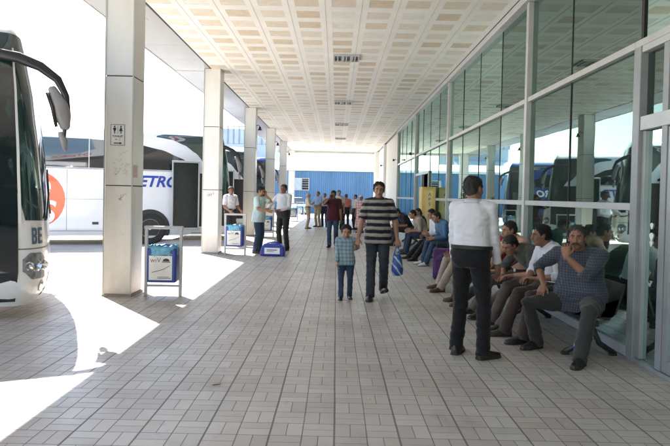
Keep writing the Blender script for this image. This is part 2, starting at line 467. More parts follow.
# ------------------------------------------------------------------ pillars
def make_pillar():
    t = empty('pillar', (0, 0, 0))
    mb = MB()
    for z0, z1 in ((.03, 1.592), (1.604, 3.158), (3.17, ZC - .002)):
        mb.bx(-.198, .198, -.25, .25, z0, z1)
    mb.build('cladding', m_pillar, t, bevel=.012)
    mb = MB(); mb.bx(-.19, .19, -.24, .24, 0, ZC - .01); mb.build('core', m_seam, t)
    mb = MB()
    for sx in (-1, 1):
        mb.bx(sx * .199 - .009, sx * .199 + .009, -.262, -.251, .03, ZC - .004)
    mb.build('corner_trim', m_alu, t)
    mb = MB(); mb.bx(-.215, .215, -.267, .267, 0, .028); mb.build('base_plate', mat('pillar_foot', (.3, .28, .25), .6), t)
    return t
PY = [8.85, 15.17, 21.75, 28.35, 35.05, 41.72]
plabels = ['nearest white clad pillar carrying the restroom sign', 'second white pillar from the camera, before the large coach door',
           'third white pillar, directly behind the man in the mint shirt', 'fourth white pillar from the camera, behind the man in white shirt and black trousers',
           'fifth white pillar from the camera, narrow and pale', 'farthest white pillar of the row, by the blue shed window']
p0 = make_pillar()
for i, y in enumerate(PY):
    p = p0 if i == 0 else copy_tree(p0)
    p.location = (-3.13, y, 0); tag(p, plabels[i], 'pillar', 'white pillars along the bus bays')
# restroom sign
sg = tag(empty('restroom_sign', (-3.10, PY[0] - .253, 0)), 'small white restroom sign with man and woman figures on the nearest pillar', 'sign')
x0, x1, z0, z1 = -.10, .115, 2.165, 2.475
sg.location = (-3.13 - .02, PY[0] - .251, 0)
mb = MB(); mb.bx(x0, x1, -.006, 0, z0, z1); mb.build('panel', m_signw, sg)
mb = MB()
for a in ((x0 + .006, x1 - .006, z0 + .006, z0 + .012), (x0 + .006, x1 - .006, z1 - .012, z1 - .006), (x0 + .006, x0 + .012, z0 + .013, z1 - .013), (x1 - .012, x1 - .006, z0 + .013, z1 - .013)):
    mb.bx(a[0], a[1], -.0085, -.0062, a[2], a[3])
mb.build('border', m_ink, sg)
for sx, woman in ((-.045, False), (.045, True)):
    cx = (x0 + x1) / 2 + sx; mb = MB(); zc = z1 - .035
    mb.prism([(cx + .012 * math.cos(a * math.pi / 6), zc + .012 * math.sin(a * math.pi / 6)) for a in range(12)], 'y', -.0085, -.0062)
    if woman: mb.prism([(cx - .008, zc - .016), (cx + .008, zc - .016), (cx + .026, zc - .065), (cx - .026, zc - .065)], 'y', -.0085, -.0062)
    else: mb.prism([(cx - .02, zc - .016), (cx + .02, zc - .016), (cx + .02, zc - .052), (cx + .011, zc - .052), (cx + .011, zc - .066), (cx - .011, zc - .066), (cx - .011, zc - .052), (cx - .02, zc - .052)], 'y', -.0085, -.0062)
    mb.bx(cx - .009, cx - .002, -.0085, -.0062, zc - .1, zc - .067); mb.bx(cx + .002, cx + .009, -.0085, -.0062, zc - .1, zc - .067)
    mb.build('figure', m_ink, sg)
mb = MB(); cx = (x0 + x1) / 2; mb.bx(cx - .002, cx + .002, -.0085, -.0062, z1 - .135, z1 - .025); mb.build('divider', m_ink, sg)
text('lettering', 'TUVALET', .037, frame((cx, -.0075, z0 + .135), (1, 0, 0), (0, 0, 1)), m_ink, sg, extr=.001, bold=.0012)
text('lettering', 'W  C', .036, frame((cx, -.0075, z0 + .09), (1, 0, 0), (0, 0, 1)), m_ink, sg, extr=.001)
mb = MB(); za = z0 + .038
mb.prism([(cx - .055, za - .007), (cx + .03, za - .007), (cx + .03, za - .018), (cx + .062, za), (cx + .03, za + .018), (cx + .03, za + .007), (cx - .055, za + .007)], 'y', -.0085, -.0062)
mb.build('arrow', m_ink, sg)
# small pink notice on the side of the nearest pillar
st = MB(); st.bx(-2.9305, -2.927, PY[0] - .21, PY[0] - .03, 1.72, 1.90)
o = st.build('notice', mat('pink_paper', (.62, .47, .44), .6, var=.2, vscale=30)); tag(o, 'small faded pink notice stuck on the side of the nearest pillar', 'notice')
# pencil scribbles on two pillars
def scribble(x, y, zc, label, s=1.0, seed=1, n=12, w=.12, hgt=.3, r=.0022):
    q = random.Random(seed); mb = MB()
    for k in range(n):
        p = V((x + q.uniform(-w, w), y, zc + q.uniform(-hgt / 2, hgt / 2))); pts = [p.copy()]
        for j in range(5):
            p = p + V((q.uniform(-.02, .035), 0, q.uniform(-.02, .03))) * s; pts.append(p.copy())
        mb.tube(pts, r, 4)
    tag(mb.build('graffiti', mat('pencil_grey', (.38, .37, .37), .7)), label, 'graffiti')
scribble(-3.13, PY[0] - .2505, 1.9, 'grey pencil scribbles under the restroom sign', seed=3, n=14)
scribble(-3.1, PY[0] - .2505, 1.40, 'short dark scrawl low on the nearest pillar', seed=5, n=3, w=.03, hgt=.04, r=.004)
scribble(-3.13, PY[1] - .2505, 1.42, 'black scrawl at eye height on the second pillar', s=1.6, seed=8, n=4, w=.03, hgt=.1, r=.006)

# ------------------------------------------------------------------ loudspeakers / lamps on pillars
def pillar_lamp(y, label):
    t = tag(empty('wall_lamp', (-2.93, y, 3.95)), label, 'lamp', 'small dark lamps on the pillars')
    MB().tube([(0, 0, 0), (.05, 0, .05), (.1, 0, .03), (.13, 0, -.03)], .012, 8).build('bracket', m_black, t, smooth=True)
    MB().tube([(.13, 0, -.01), (.13, 0, -.09), (.13, 0, -.14)], [.03, .05, .075], 14).build('lamp_shade', m_black, t, smooth=True, angle=40)
for y, lb in ((PY[2] - .1, 'small dark lamp high on the third pillar'), (PY[3] - .1, 'small dark lamp high on the fourth pillar'), (PY[4] - .1, 'small dark lamp high on the fifth pillar')):
    pillar_lamp(y, lb)

# ------------------------------------------------------------------ glass facade
GX = 2.9
facade = tag(empty('glass_facade', (0, 0, 0)), 'tall glazed terminal front in white frames reflecting the coaches', 'glass wall')
cols_y = [9.1, 15.5, 21.9, 28.3]
def fbx(name, m, *a, bevel=0.004):
    mb = MB(); mb.bx(*a); return mb.build(name, m, facade, bevel=bevel)
for y in cols_y: fbx('column', m_alu, GX - .075, GX + .05, y - .05, y + .05, 0, ZC - .12, bevel=.006)
fbx('head_beam', m_alu, GX - .13, GX + .06, -45, 28.38, ZC - .118, ZC - .004, bevel=.008)
fbx('sill', m_alu, GX - .03, GX + .06, 5.80, 28.2, 0.0, .10)
edges = [5.80] + cols_y
DOOR = (18.75, 21.82)
for a, b2 in zip(edges[:-1], edges[1:]):
    for z in (3.02, 1.47):
        y0 = a + (.05 if a != 5.80 else .0) + .002; y1 = b2 - .052
        if z == 1.47 and b2 == 21.9: y1 = DOOR[0] - .05
        fbx('transom', m_alu, GX - .055, GX + .05, y0, y1, z - .035, z + .035)
ptiers = [(.10, 1.433), (1.507, 2.983), (3.057, ZC - .12)]
pane_edges = []
for a, b2 in zip(edges[:-1], edges[1:]):
    n = 2 if a == 5.80 else 4
    e = [a + (b2 - a) * k / n for k in range(n + 1)]
    if n == 2: e = [5.80, 7.5, 9.1]
    for k in range(n):
        pane_edges.append((e[k], e[k + 1]))
        if k: 
            top = ZC - .12
            fbx('mullion', m_black, GX - .010, GX + .02, e[k] - .007, e[k] + .007, .10, 1.432, bevel=0) if not (DOOR[0] < e[k] < DOOR[1]) else None
            fbx('mullion', m_black, GX - .010, GX + .02, e[k] - .007, e[k] + .007, 1.508, 2.982, bevel=0) if not (DOOR[0] < e[k] < DOOR[1]) else None
            fbx('mullion', m_black, GX - .010, GX + .02, e[k] - .007, e[k] + .007, 3.058, top, bevel=0)
prv = 2.45
for k in range(7):
    y1 = prv; y0 = prv - 6.4; prv = y0
    fbx('column', m_alu, GX - .075, GX + .05, y0 - .15, y0, 0, ZC - .12)
    for z0, z1 in ptiers:
        mb = MB(); mb.quad((GX, y0 + .005, z0), (GX, y1 - .15, z0), (GX, y1 - .15, z1), (GX, y0 + .005, z1)); mb.build('pane', m_glass, facade)
    for z in (1.47, 3.02): fbx('transom', m_alu, GX - .055, GX + .05, y0 + .002, y1 - .152, z - .035, z + .035)
for (a, b2) in pane_edges:
    for ti, (z0, z1) in enumerate(ptiers):
        if ti < 2 and a > DOOR[0] - .3 and b2 < 22: 
            if ti == 1:
                mb = MB(); mb.quad((GX, a + .01, 2.36), (GX, b2 - .01, 2.36), (GX, b2 - .01, z1), (GX, a + .01, z1)); mb.build('pane', m_glass, facade)
            continue
        tw = rnd.uniform(-.004, .004)
        mb = MB(); mb.quad((GX - tw, a + .01, z0), (GX + tw, b2 - .01, z0), (GX + tw, b2 - .01, z1), (GX - tw, a + .01, z1))
        mb.build('pane', m_glass, facade)
# near entrance: side light and door
ent = tag(empty('entrance_door', (0, 0, 0)), 'tall glass entrance door in grey frame at the right edge', 'door')
def ebx(name, m, *a, par=None, bevel=.004):
    mb = MB(); mb.bx(*a); return mb.build(name, m, par or ent, bevel=bevel)
m_post = mat('grey_post', (.27, .285, .295), .35)
ebx('door_post', m_post, GX - .07, GX + .05, 5.665, 5.792, 0, 2.985, bevel=.006)
ebx('door_post', m_post, GX - .05, GX + .05, 5.21, 5.30, 0.045, 2.985)
ebx('door_header', m_alu, GX - .06, GX + .05, 3.0, 5.66, 2.19, 2.32)
ebx('top_rail', m_alu, GX - .06, GX + .05, 3.0, 5.66, 2.92, 2.983)
ebx('threshold', m_grey_alu, GX - .06, GX + .05, 3.0, 5.66, 0.0, .04)
for (a, b2, z0, z1) in ((5.31, 5.66, .045, 2.18), (5.31, 5.66, 2.33, 2.91), (3.9, 5.2, 2.33, 2.91), (3.98, 5.12, .15, 2.12)):
    mb = MB(); mb.quad((GX, a, z0), (GX, b2, z0), (GX, b2, z1), (GX, a, z1)); mb.build('pane', m_doorglass, ent)
ebx('side_light_frame', m_grey_alu, GX - .035, GX + .03, 5.60, 5.663, .045, 2.185)
lf = ebx('door_leaf_stile', m_grey_alu, GX - .04, GX + .03, 5.13, 5.205, .045, 2.18)
ebx('door_leaf_stile', m_grey_alu, GX - .04, GX + .03, 3.9, 3.975, .045, 2.18)
ebx('door_leaf_rail', m_grey_alu, GX - .04, GX + .03, 3.98, 5.125, .045, .15); ebx('door_leaf_rail', m_grey_alu, GX - .04, GX + .03, 3.98, 5.125, 2.12, 2.18)
# hand-shaped white stickers beside the door
mb = MB()
for zc, s in ((1.30, .03), (1.20, .04), (1.14, .03)):
    mb.prism([(5.50 + s * math.cos(a) * (.8 + .3 * math.sin(3 * a)), zc + s * math.sin(a)) for a in [k * math.pi / 6 for k in range(12)]], 'x', GX - .006, GX - .003)
tag(mb.build('sticker', m_signw), 'small white stickers on the glass beside the entrance door', 'sticker')
# upper panes above the entrance bay
for a, b2 in ((2.7, 4.2), (4.22, 5.72), (5.74, 5.79)):
    if b2 - a < .2: continue
    mb = MB(); mb.quad((GX, a + .01, 3.057), (GX, b2 - .01, 3.057), (GX, b2 - .01, ZC - .12), (GX, a + .01, ZC - .12)); mb.build('pane', m_glass, facade)
fbx('transom', m_alu, GX - .055, GX + .05, 2.6, 5.797, 2.987, 3.055)
fbx('mullion', m_black, GX - .018, GX + .03, 5.73, 5.76, 3.058, ZC - .12, bevel=0)
fbx('column', m_alu, GX - .075, GX + .05, 2.455, 2.595, 0, ZC - .12)
# far open doorway
dr = tag(empty('side_doorway', (0, 0, 0)), 'dark open doorway in grey frame beyond the golden cabinet', 'doorway')
for a in ((DOOR[0] - .045, DOOR[0] + .05, 0, 2.27), (DOOR[1] - .07, DOOR[1] - .004, 0, 2.27), (20.2, 20.3, 0, 2.27)):
    mb = MB(); mb.bx(GX - .05, GX + .04, *a); mb.build('door_frame', m_grey_alu, dr, bevel=.004)
mb = MB(); mb.bx(GX - .05, GX + .04, DOOR[0] - .045, DOOR[1] - .004, 2.272, 2.35); mb.build('door_header', m_grey_alu, dr)
mb = MB(); mb.quad((GX, 20.3, .02), (GX, DOOR[1] - .07, .02), (GX, DOOR[1] - .07, 2.27), (GX, 20.3, 2.27)); mb.build('pane', m_doorglass, dr)

# ------------------------------------------------------------------ terminal hall behind the glass
m_hall = mat('hall_wall', (.13, .24, .21), .7, var=.15)
m_hallf = mat('hall_floor', (.16, .15, .14), .25, var=.2)
m_hallc = mat('hall_ceiling', (.2, .2, .19), .7)
hall = tag(empty('hall_interior', (0, 0, 0)), 'dim greenish terminal hall seen through the glass', 'hall')
for name, m, a in (('floor', m_hallf, (2.87, 10.5, -45, 42, -.1, .0)), ('back_wall', m_hall, (10.4, 10.52, -45, 42, 0, ZC)), ('end_or_shade_wall', m_hall, (2.97, 10.4, 41.8, 41.98, 0, ZC)), ('end_or_shade_wall', m_hall, (2.97, 10.4, -44.8, -44.6, 0, ZC))):
    mb = MB(); mb.bx(*a); mb.build(name, m, hall)
mb = MB(); mb.bx(2.96, 10.4, -44.6, 41.8, ZC - .04, ZC + .02); mb.build('ceiling', m_hallc, hall)
mb = MB()
for y in (6.5, 13, 19.5, 26): mb.bx(6.2, 6.6, y - .2, y + .2, 0.0, ZC - .05)
mb.build('column', m_hallc, hall)
ct = tag(empty('counter', (3.75, 9.3, 0)), 'green panelled counter inside the hall behind the seated men', 'counter')
m_green = mat('green_panel', (.09, .36, .29), .4, var=.12)
mb = MB(); mb.bx(-.35, .35, -3.2, 3.2, 0.0, 1.10); mb.build('front_panel', m_green, ct, bevel=.01)
mb = MB(); mb.bx(-.42, .42, -3.25, 3.25, 1.102, 1.15); mb.build('counter_top', mat('counter_top', (.4, .4, .38), .3), ct, bevel=.01)

# ------------------------------------------------------------------ white wall at the far right
mb = MB(); mb.bx(GX - .02, GX + .12, 28.39, 41.9, 0, ZC - .006)
tag(mb.build('white_wall', m_wall), 'plain white wall closing the far end of the glass front', 'wall')
mb = MB(); mb.bx(GX - .17, GX - .022, 35.2, 35.75, 0, ZC - .006)
tag(mb.build('wall_pier', m_wall, bevel=.01), 'shallow white pier on the far white wall', 'pier')
mb = MB(); mb.bx(GX - .3, GX - .022, 41.3, 41.95, 0, ZC - .006)
tag(mb.build('wall_pier', m_wall, bevel=.01), 'end pier of the white wall beside the blue shed', 'pier')
# ------------------------------------------------------------------ security cameras
def cctv(x, y, z, label):
    t = tag(empty('security_camera', (x, y, z)), label, 'camera', 'cameras on the terminal front')
    MB().cyl((0, 0, 0), (-.10, 0, 0), .018, 10).build('bracket', m_alu, t)
    mb = MB(); mb.tube([(-.12, .10, .01), (-.14, -.14, -.03)], .05, 12); mb.build('camera_body', mat('camera_shell', (.16, .16, .17), .4), t, smooth=True, angle=40)
    MB().tube([(-.14, -.141, -.03), (-.142, -.16, -.033)], .035, 12).build('lens', m_black, t)
cctv(GX - .12, 28.2, 3.25, 'dark camera on the far end of the glass front'); cctv(GX - .12, 21.8, 3.1, 'dark camera at the third white column of the glass front'); cctv(GX - .175, 35.4, 3.35, 'dark camera on the shallow white pier')

# ------------------------------------------------------------------ blue shed at the far end
shed = tag(empty('blue_shed', (0, 0, 0)), 'long blue corrugated shed with white eaves beyond the walkway', 'shed')
YS = 55.0
mb = MB(); x = -12.0; k = 0
prof = []
while x < 14: prof += [(x, YS), (x + .16, YS), (x + .20, YS - .05), (x + .34, YS - .05)]; x += .38
lo = [mb.pt((a, b2, -.12)) for a, b2 in prof]; hi = [mb.pt((a, b2, 3.72)) for a, b2 in prof]
for i in range(len(prof) - 1): mb.face((lo[i], lo[i + 1], hi[i + 1], hi[i]))
mb.build('wall', m_blue, shed)
mb = MB(); mb.bx(-12, 14, YS + .05, YS + 8, -.12, 3.7); mb.build('body', m_blue, shed)
mb = MB(); mb.prism([(YS - .25, 3.73), (YS - .25, 3.95), (YS + 4, 4.75), (YS + 8.2, 3.95), (YS + 8.2, 3.73)], 'x', -12.2, 14.2)
mb.build('roof', m_white_sheet, shed)
w = MB()
for a in ((-3.86, -3.80, 1.93, 3.06), (-2.56, -2.50, 1.93, 3.06), (-3.20, -3.16, 1.99, 3.0)): w.bx(a[0], a[1], YS - .10, YS - .02, a[2], a[3])
for a in ((-3.80, -2.56, 1.93, 1.99), (-3.80, -2.56, 3.0, 3.06)): w.bx(a[0], a[1], YS - .10, YS - .02, a[2], a[3])
wf = w.build('window', m_alu, shed)
mb = MB(); mb.bx(-3.80, -3.21, YS - .065, YS - .055, 1.99, 3.0); mb.build('pane', mat('pale_pane', (.40, .46, .50), .2), wf)
mb = MB(); mb.bx(-3.155, -2.56, YS - .065, YS - .055, 1.99, 3.0); mb.build('pane', mat('dark_pane', (.015, .015, .02), .15), wf)
mb = MB()
for z in (2.2, 2.42, 2.64, 2.86): mb.bx(-3.15, -2.565, YS - .085, YS - .075, z - .012, z + .012)
mb.build('grille', m_alu, wf)
# ribbed grey building far off, above the coaches
fb = tag(empty('distant_building', (0, 0, 0)), 'distant blue-grey ribbed building seen between the second and third pillars', 'building')
m_gb = mat('greyblue_sheet', (.30, .36, .43), .6, var=.12, vscale=.5)
mb = MB(); mb.bx(-13.2, -7.5, 66, 78, -.12, 7.0); mb.build('wall', m_gb, fb)
mb = MB(); mb.bx(-13.3, -7.4, 65.9, 78, 7.01, 8.6); mb.build('upper_storey', m_gb, fb)
mb = MB()
for k in range(10): mb.bx(-13.3 + k * .62, -13.2 + k * .62, 65.78, 65.88, 6.9, 8.8)
mb.bx(-13.4, -7.3, 65.74, 65.9, 8.81, 8.9); mb.build('rib', mat('rib_grey', (.16, .2, .26), .5), fb)
mb = MB(); mb.prism([(60, 3.4), (60, 3.7), (66, 5.6), (66, 3.4)], 'x', -15, -7.5); mb.build('lean_to_roof', m_white_sheet, fb)
mb = MB(); mb.bx(-14.8, -7.6, 60.2, 65.7, -.12, 3.39); mb.build('lower_wall', m_white_sheet, fb)
# ------------------------------------------------------------------ coaches
m_bpaint = mat('coach_paint', (.72, .73, .75), .22, var=.04, vscale=1.0, coat=.5)
m_bpaint_blue = mat('coach_paint_blue', (.02, .05, .22), .22, var=.06, vscale=1.0, coat=.5)
def dark_glass(name, col=(.012, .022, .022)):
    m, nt, b, out = nodes_of(name)
    b.inputs['Base Color'].default_value = c4(col); b.inputs['Roughness'].default_value = .04; b.inputs['IOR'].default_value = 1.7
    b.inputs['Specular IOR Level'].default_value = .7
    bn = N(nt, 'ShaderNodeBump'); bn.inputs['Strength'].default_value = .04; bn.inputs['Distance'].default_value = .02
    nt.links.new(noise_n(nt, coords(nt), 1.3, 2), bn.inputs['Height']); nt.links.new(bn.outputs[0], b.inputs['Normal'])
    return m
m_bglass = dark_glass('coach_glass', (.006, .010, .014)); m_bscreen = dark_glass('coach_windscreen', (.016, .040, .042))
m_doordark = mat('coach_door_dark', (.006, .012, .012), .25, spec=.25)
m_trim = mat('coach_black_trim', (.02, .02, .022), .3, var=.1)
m_hl = mat('headlight_clear', (.30, .31, .33), .08, metal=.4, var=.5, vscale=14, coat=1.0)
m_amber = mat('amber_lens', (.7, .25, .02), .2); m_redlens = mat('red_lens', (.5, .02, .02), .2)
m_rim = mat('steel_rim', (.55, .56, .57), .3, metal=.6, var=.15, vscale=12); m_tyre = mat('tyre', (.025, .025, .026), .8, bump=.3)
m_orange = mat('livery_orange', (.75, .11, .02), .25, coat=.4, var=.05); m_bluet = mat('livery_blue', (.02, .05, .33), .3)
m_mirw = mat('mirror_white', (.26, .25, .26), .35)

A0 = -.50; ARC = 2.8; MIR = 2 * A0 + ARC
def itp(z, tab):
    if z <= tab[0][0]: return tab[0][1]
    for (a, va), (b, vb) in zip(tab[:-1], tab[1:]):
        if z <= b:
            t = (z - a) / (b - a); t2 = t * t * (3 - 2 * t)
            return va + (vb - va) * (t * .6 + t2 * .4)
    return tab[-1][1]
W_TAB = [(.30, 1.19), (.45, 1.24), (1.9, 1.25), (2.6, 1.225), (3.2, 1.17), (3.42, 1.10), (3.58, .95), (3.66, .70), (3.70, .30), (3.71, .02)]
X_TAB = [(.30, -.13), (.42, -.04), (.6, 0), (1.05, -.01), (1.4, -.03), (2.0, -.08), (2.7, -.16), (3.15, -.24), (3.4, -.30), (3.6, -.40), (3.71, -.47)]
def bsurf(s, z, off=0.0):
    """point on the coach skin: s<=A0 right side (x=s), A0..2.6 round the front, >2.6 left side"""
    def raw(s, z):
        w = itp(z, W_TAB); xf = itp(z, X_TAB)
        if s <= A0: return V((s, -w, z))
        if s >= A0 + ARC: return V((A0 - (s - A0 - ARC), w, z))
        th = (s - A0) / ARC * math.pi; c, sn = math.cos(th), math.sin(th); n = 3.8
        y = -w * math.copysign(abs(c) ** (2 / n), c); x = A0 + (xf - A0) * abs(sn) ** (2 / n)
        return V((x, y, z))
    p = raw(s, z)
    if off:
        e = .01
        d1 = raw(s + e, z) - raw(s - e, z); d2 = raw(s, min(z + e, 3.705)) - raw(s, max(z - e, .3))
        n = d1.cross(d2)
        if n.length > 1e-9: p = p + n.normalized() * off
    return p
SS = [-12.0, -11.5, -10.5, -9.0, -7.0, -5.0, -3.5, -2.4, -1.8, -1.4, -1.1, -.8, -.6] + [A0 + ARC * k / 60 for k in range(61)] + [2.8, 3.4, 4.5, 6, 8, 10, 12, 12.9, 13.4]
def patch(mb, s0, s1, z0, z1, off=.006, ns=24, nz=10, thick=.012):
    f0 = z0 if callable(z0) else (lambda s: z0); f1 = z1 if callable(z1) else (lambda s: z1)
    a = []; b = []
    for i in range(ns + 1):
        s = s0 + (s1 - s0) * i / ns; zl, zh = f0(s), f1(s)
        a.append([mb.pt(bsurf(s, zl + (zh - zl) * j / nz, off)) for j in range(nz + 1)])
        b.append([mb.pt(bsurf(s, zl + (zh - zl) * j / nz, off - thick)) for j in range(nz + 1)])
    for i in range(ns):
        for j in range(nz): mb.face((a[i][j], a[i + 1][j], a[i + 1][j + 1], a[i][j + 1]))
        mb.face((a[i][0], b[i][0], b[i + 1][0], a[i + 1][0])); mb.face((a[i][nz], a[i + 1][nz], b[i + 1][nz], b[i][nz]))
    for j in range(nz):
        mb.face((a[0][j], a[0][j + 1], b[0][j + 1], b[0][j])); mb.face((a[ns][j], b[ns][j], b[ns][j + 1], a[ns][j + 1]))
def curve(tab): return lambda s: itp(s, tab)

def wheel(par, x, side):
    w = empty('wheel', (x, side * 1.13, .5)); w.parent = par
    mb = MB(); prof = [(.30, -.13), (.46, -.14), (.495, -.11), (.5, 0), (.495, .11), (.46, .14), (.30, .13)]
    n = 40
    rg = [[(r * math.cos(2 * math.pi * j / n), side * y, r * math.sin(2 * math.pi * j / n)) for j in range(n)] for r, y in prof]
    mb.rings(rg, cap=False); mb.build('tyre', m_tyre, w, smooth=True, angle=35)
    mb = MB(); prof = [(.305, .12), (.29, .135), (.27, .08), (.22, .06), (.16, .09), (.10, .12), (.03, .125)]
    rg = [[(r * math.cos(2 * math.pi * j / n), side * y, r * math.sin(2 * math.pi * j / n)) for j in range(n)] for r, y in prof]
    mb.rings(rg, cap=True)
    for k in range(10):
        a = 2 * math.pi * k / 10; mb.cyl((.2 * math.cos(a), side * .06, .2 * math.sin(a)), (.2 * math.cos(a), side * .105, .2 * math.sin(a)), .014, 8)
    mb.build('rim', m_rim, w, smooth=True, angle=30)
    mb = MB()
    for k in range(8):
        a = 2 * math.pi * (k + .5) / 8; mb.cyl((.252 * math.cos(a), side * .085, .252 * math.sin(a)), (.252 * math.cos(a), side * .062, .252 * math.sin(a)), .025, 10)
    mb.build('rim_hole', m_black, w)
    return w

def make_bus(label, paint, txt, txtmat, door='open', disc=False, fleet=None):
    root = tag(empty('coach', (0, 0, 0)), label, 'coach', 'coaches nosed in along the platform')
    # shell
    mb = MB(); zs = [.30, .34, .42, .5, .6, .8, 1.05, 1.25, 1.5, 1.8, 2.1, 2.4, 2.7, 2.95, 3.1, 3.2, 3.3, 3.4, 3.48, 3.55, 3.61, 3.66, 3.69, 3.705]
    grid = [[mb.pt(bsurf(s, z)) for s in SS] for z in zs]
    for i in range(len(zs) - 1):
        for j in range(len(SS) - 1): mb.face((grid[i][j], grid[i][j + 1], grid[i + 1][j + 1], grid[i + 1][j]))
        mb.face((grid[i][-1], grid[i][0], grid[i + 1][0], grid[i + 1][-1]))
    mb.face([grid[-1][j] for j in range(len(SS))]); mb.face([grid[0][j] for j in reversed(range(len(SS)))])
    mb.build('body', paint, root, smooth=True, angle=40)
    # windscreen with the swept black corner
    lo = curve([(-2.45, 3.36), (-2.0, 3.30), (-1.6, 3.14), (-1.25, 2.90), (-.90, 2.5), (-.52, 2.1), (-.33, 1.5), (-.24, 1.29), (.9, 1.26)])
    lo2 = lambda s: lo(s if s < .9 else MIR - s)
    hi = curve([(-2.45, 3.40), (-2.2, 3.46), (-1.6, 3.46), (-.6, 3.43), (.9, 3.40)]); hi2 = lambda s: hi(s if s < .9 else MIR - s)
    mb = MB(); patch(mb, -2.45, MIR + 2.45, lo2, hi2, ns=100, nz=16, off=.008); mb.build('windscreen', m_bscreen, root, smooth=True, angle=40)
    mb = MB(); patch(mb, .895, .905, 1.3, 3.38, off=.012, ns=1, nz=14, thick=.01); mb.build('windscreen_joint', m_trim, root)
    for sx in (0.3, 1.1):
        p0_, p1_ = bsurf(sx + .1, 1.30, .03), bsurf(sx + .55, 1.9, .03)
        MB().tube([p0_, (p0_ + p1_) / 2 + V((.02, 0, 0)), p1_], .012, 6).build('wiper', m_trim, root)
    if door == 'shut':
        mb = MB(); patch(mb, -.365, -.318, lambda s: 1.25, lambda s: 3.25, off=.016, ns=2, nz=20); mb.build('pillar_trim', paint, root, smooth=True, angle=40)
    # side windows, ten bays behind one dark band, ends in a swept tip
    for sgn in (-1, 1):
        tip = curve([(-12, 3.20), (-4.4, 3.20), (-3.2, 3.14), (-2.3, 2.96), (-1.7, 2.72), (-1.15, 2.38)])
        g = (lambda s: s) if sgn < 0 else (lambda s: 1.4 - s)
        mb = MB(); e = [-11.6, -10.2, -8.75, -7.3, -5.85, -4.4, -2.95, -1.15]
        for a, b in zip(e[:-1], e[1:]):
            m2 = MB(); a2, b2 = a + .012, b - .012
            if sgn < 0: patch(m2, a2, b2, 2.33, tip, ns=14, nz=6)
            else: patch(m2, MIR - b2, MIR - a2, 2.33, (lambda s: tip(MIR - s)), ns=14, nz=6)
            m2.build('window', m_bglass, root, smooth=True, angle=40)
        mb = MB()
        if sgn < 0: patch(mb, -11.9, -1.2, 2.285, 2.318, ns=20, nz=1)
        else: patch(mb, 3.1, 13.3, 2.285, 2.318, ns=20, nz=1)
        mb.build('belt_trim', m_trim if paint is m_bpaint_blue else mat('belt_grey', (.3, .31, .33), .3), root)
    # hatch seams
    mb = MB()
    for x in (-11.2, -9.9, -8.9, -7.6, -6.3, -5.0, -3.75):
        patch(mb, x - .006, x + .006, .45, 2.26, off=.003, ns=1, nz=6, thick=.006)
    patch(mb, -11.9, -3.2, .42, .435, off=.003, ns=12, nz=1, thick=.006); patch(mb, -11.9, -3.2, 1.38, 1.39, off=.003, ns=12, nz=1, thick=.006)
    patch(mb, -.75, 2.5, .95, .965, off=.003, ns=40, nz=1, thick=.006)
    mb.build('panel_joint', mat('joint_grey', (.18, .18, .19), .6), root)
    mb = MB()
    for x in (-10.4, -8.2, -5.6, -4.2): patch(mb, x - .09, x + .09, .62, .70, off=.012, ns=2, nz=1)
    mb.build('hatch_handle', m_trim, root)
    mb = MB()
    for x in (-9.4, -6.9): patch(mb, x - .05, x + .05, .78, .83, off=.012, ns=2, nz=1)
    mb.build('side_marker', m_amber, root)
    # wheels
    for side in (-1, 1):
        for x in (-2.62, -8.9, -10.25):
            mb = MB(); mb.prism([(x + .60 * math.cos(a), .50 + .60 * math.sin(a)) for a in [math.pi * (-.12 + 1.24 * k / 26) for k in range(27)]], 'y', side * 1.0, side * 1.254)
            mb.build('wheel_arch', m_black, root)
            w = wheel(root, x, side)
    # lamps, bumper
    for m0 in (1, -1):
        q = (lambda s: s) if m0 == 1 else (lambda s: MIR - s)
        def pp(mb, a, b, *r, **k):
            a2, b2 = q(a), q(b); patch(mb, min(a2, b2), max(a2, b2), *r, **k)
        lo_h = curve([(-.30, .70), (-.1, .60), (.40, .60)]); hi_h = curve([(-.30, .84), (-.15, .91), (.2, .90), (.40, .80)])
        mb = MB(); pp(mb, -.30, .40, lambda s: lo_h(q(s)), lambda s: hi_h(q(s)), off=.006, ns=16, nz=5); h = mb.build('headlight', m_hl, root, smooth=True, angle=40)
        mb = MB()
        for s_, z_, r_ in ((-.17, .76, .05), (.02, .755, .065), (.24, .75, .06)):
            c = bsurf(q(s_), z_, .014); d = (bsurf(q(s_), z_, .05) - bsurf(q(s_), z_, 0)).normalized()
            mb.tube([c - d * .01, c + d * .004, c + d * .010, c - d * .004], [r_, r_, r_ * .82, r_ * .3], 20)
        mb.build('lamp_ring', mat('lamp_chrome', (.75, .76, .78), .12, metal=.9), h, smooth=True, angle=30)
        mb = MB(); c = bsurf(q(.25), .50, .0); d = (bsurf(q(.25), .50, .05) - c).normalized(); mb.tube([c - d * .02, c + d * .008], .05, 16); mb.build('fog_lamp', m_hl, root)
        mb = MB(); mb.tube([c - d * .02, c + d * .006], .068, 16); mb.build('fog_lamp_ring', m_grey_alu, root)
    mb = MB(); patch(mb, .6, 1.2, .50, .62, off=.006, ns=8, nz=2); mb.build('number_plate', m_signw, root)
    mb = MB(); patch(mb, .45, 1.35, .36, .44, off=.005, ns=16, nz=2); mb.build('grille', m_black, root)
    # doors (right side)
    mb = MB(); patch(mb, -1.36, -.37, .36, 2.26 if door == 'open' else 3.02, off=.004 if door == 'open' else .012, ns=6, nz=8)
    mb.build('door_opening' if door == 'open' else 'door', m_black if door == 'open' else m_bglass, root)
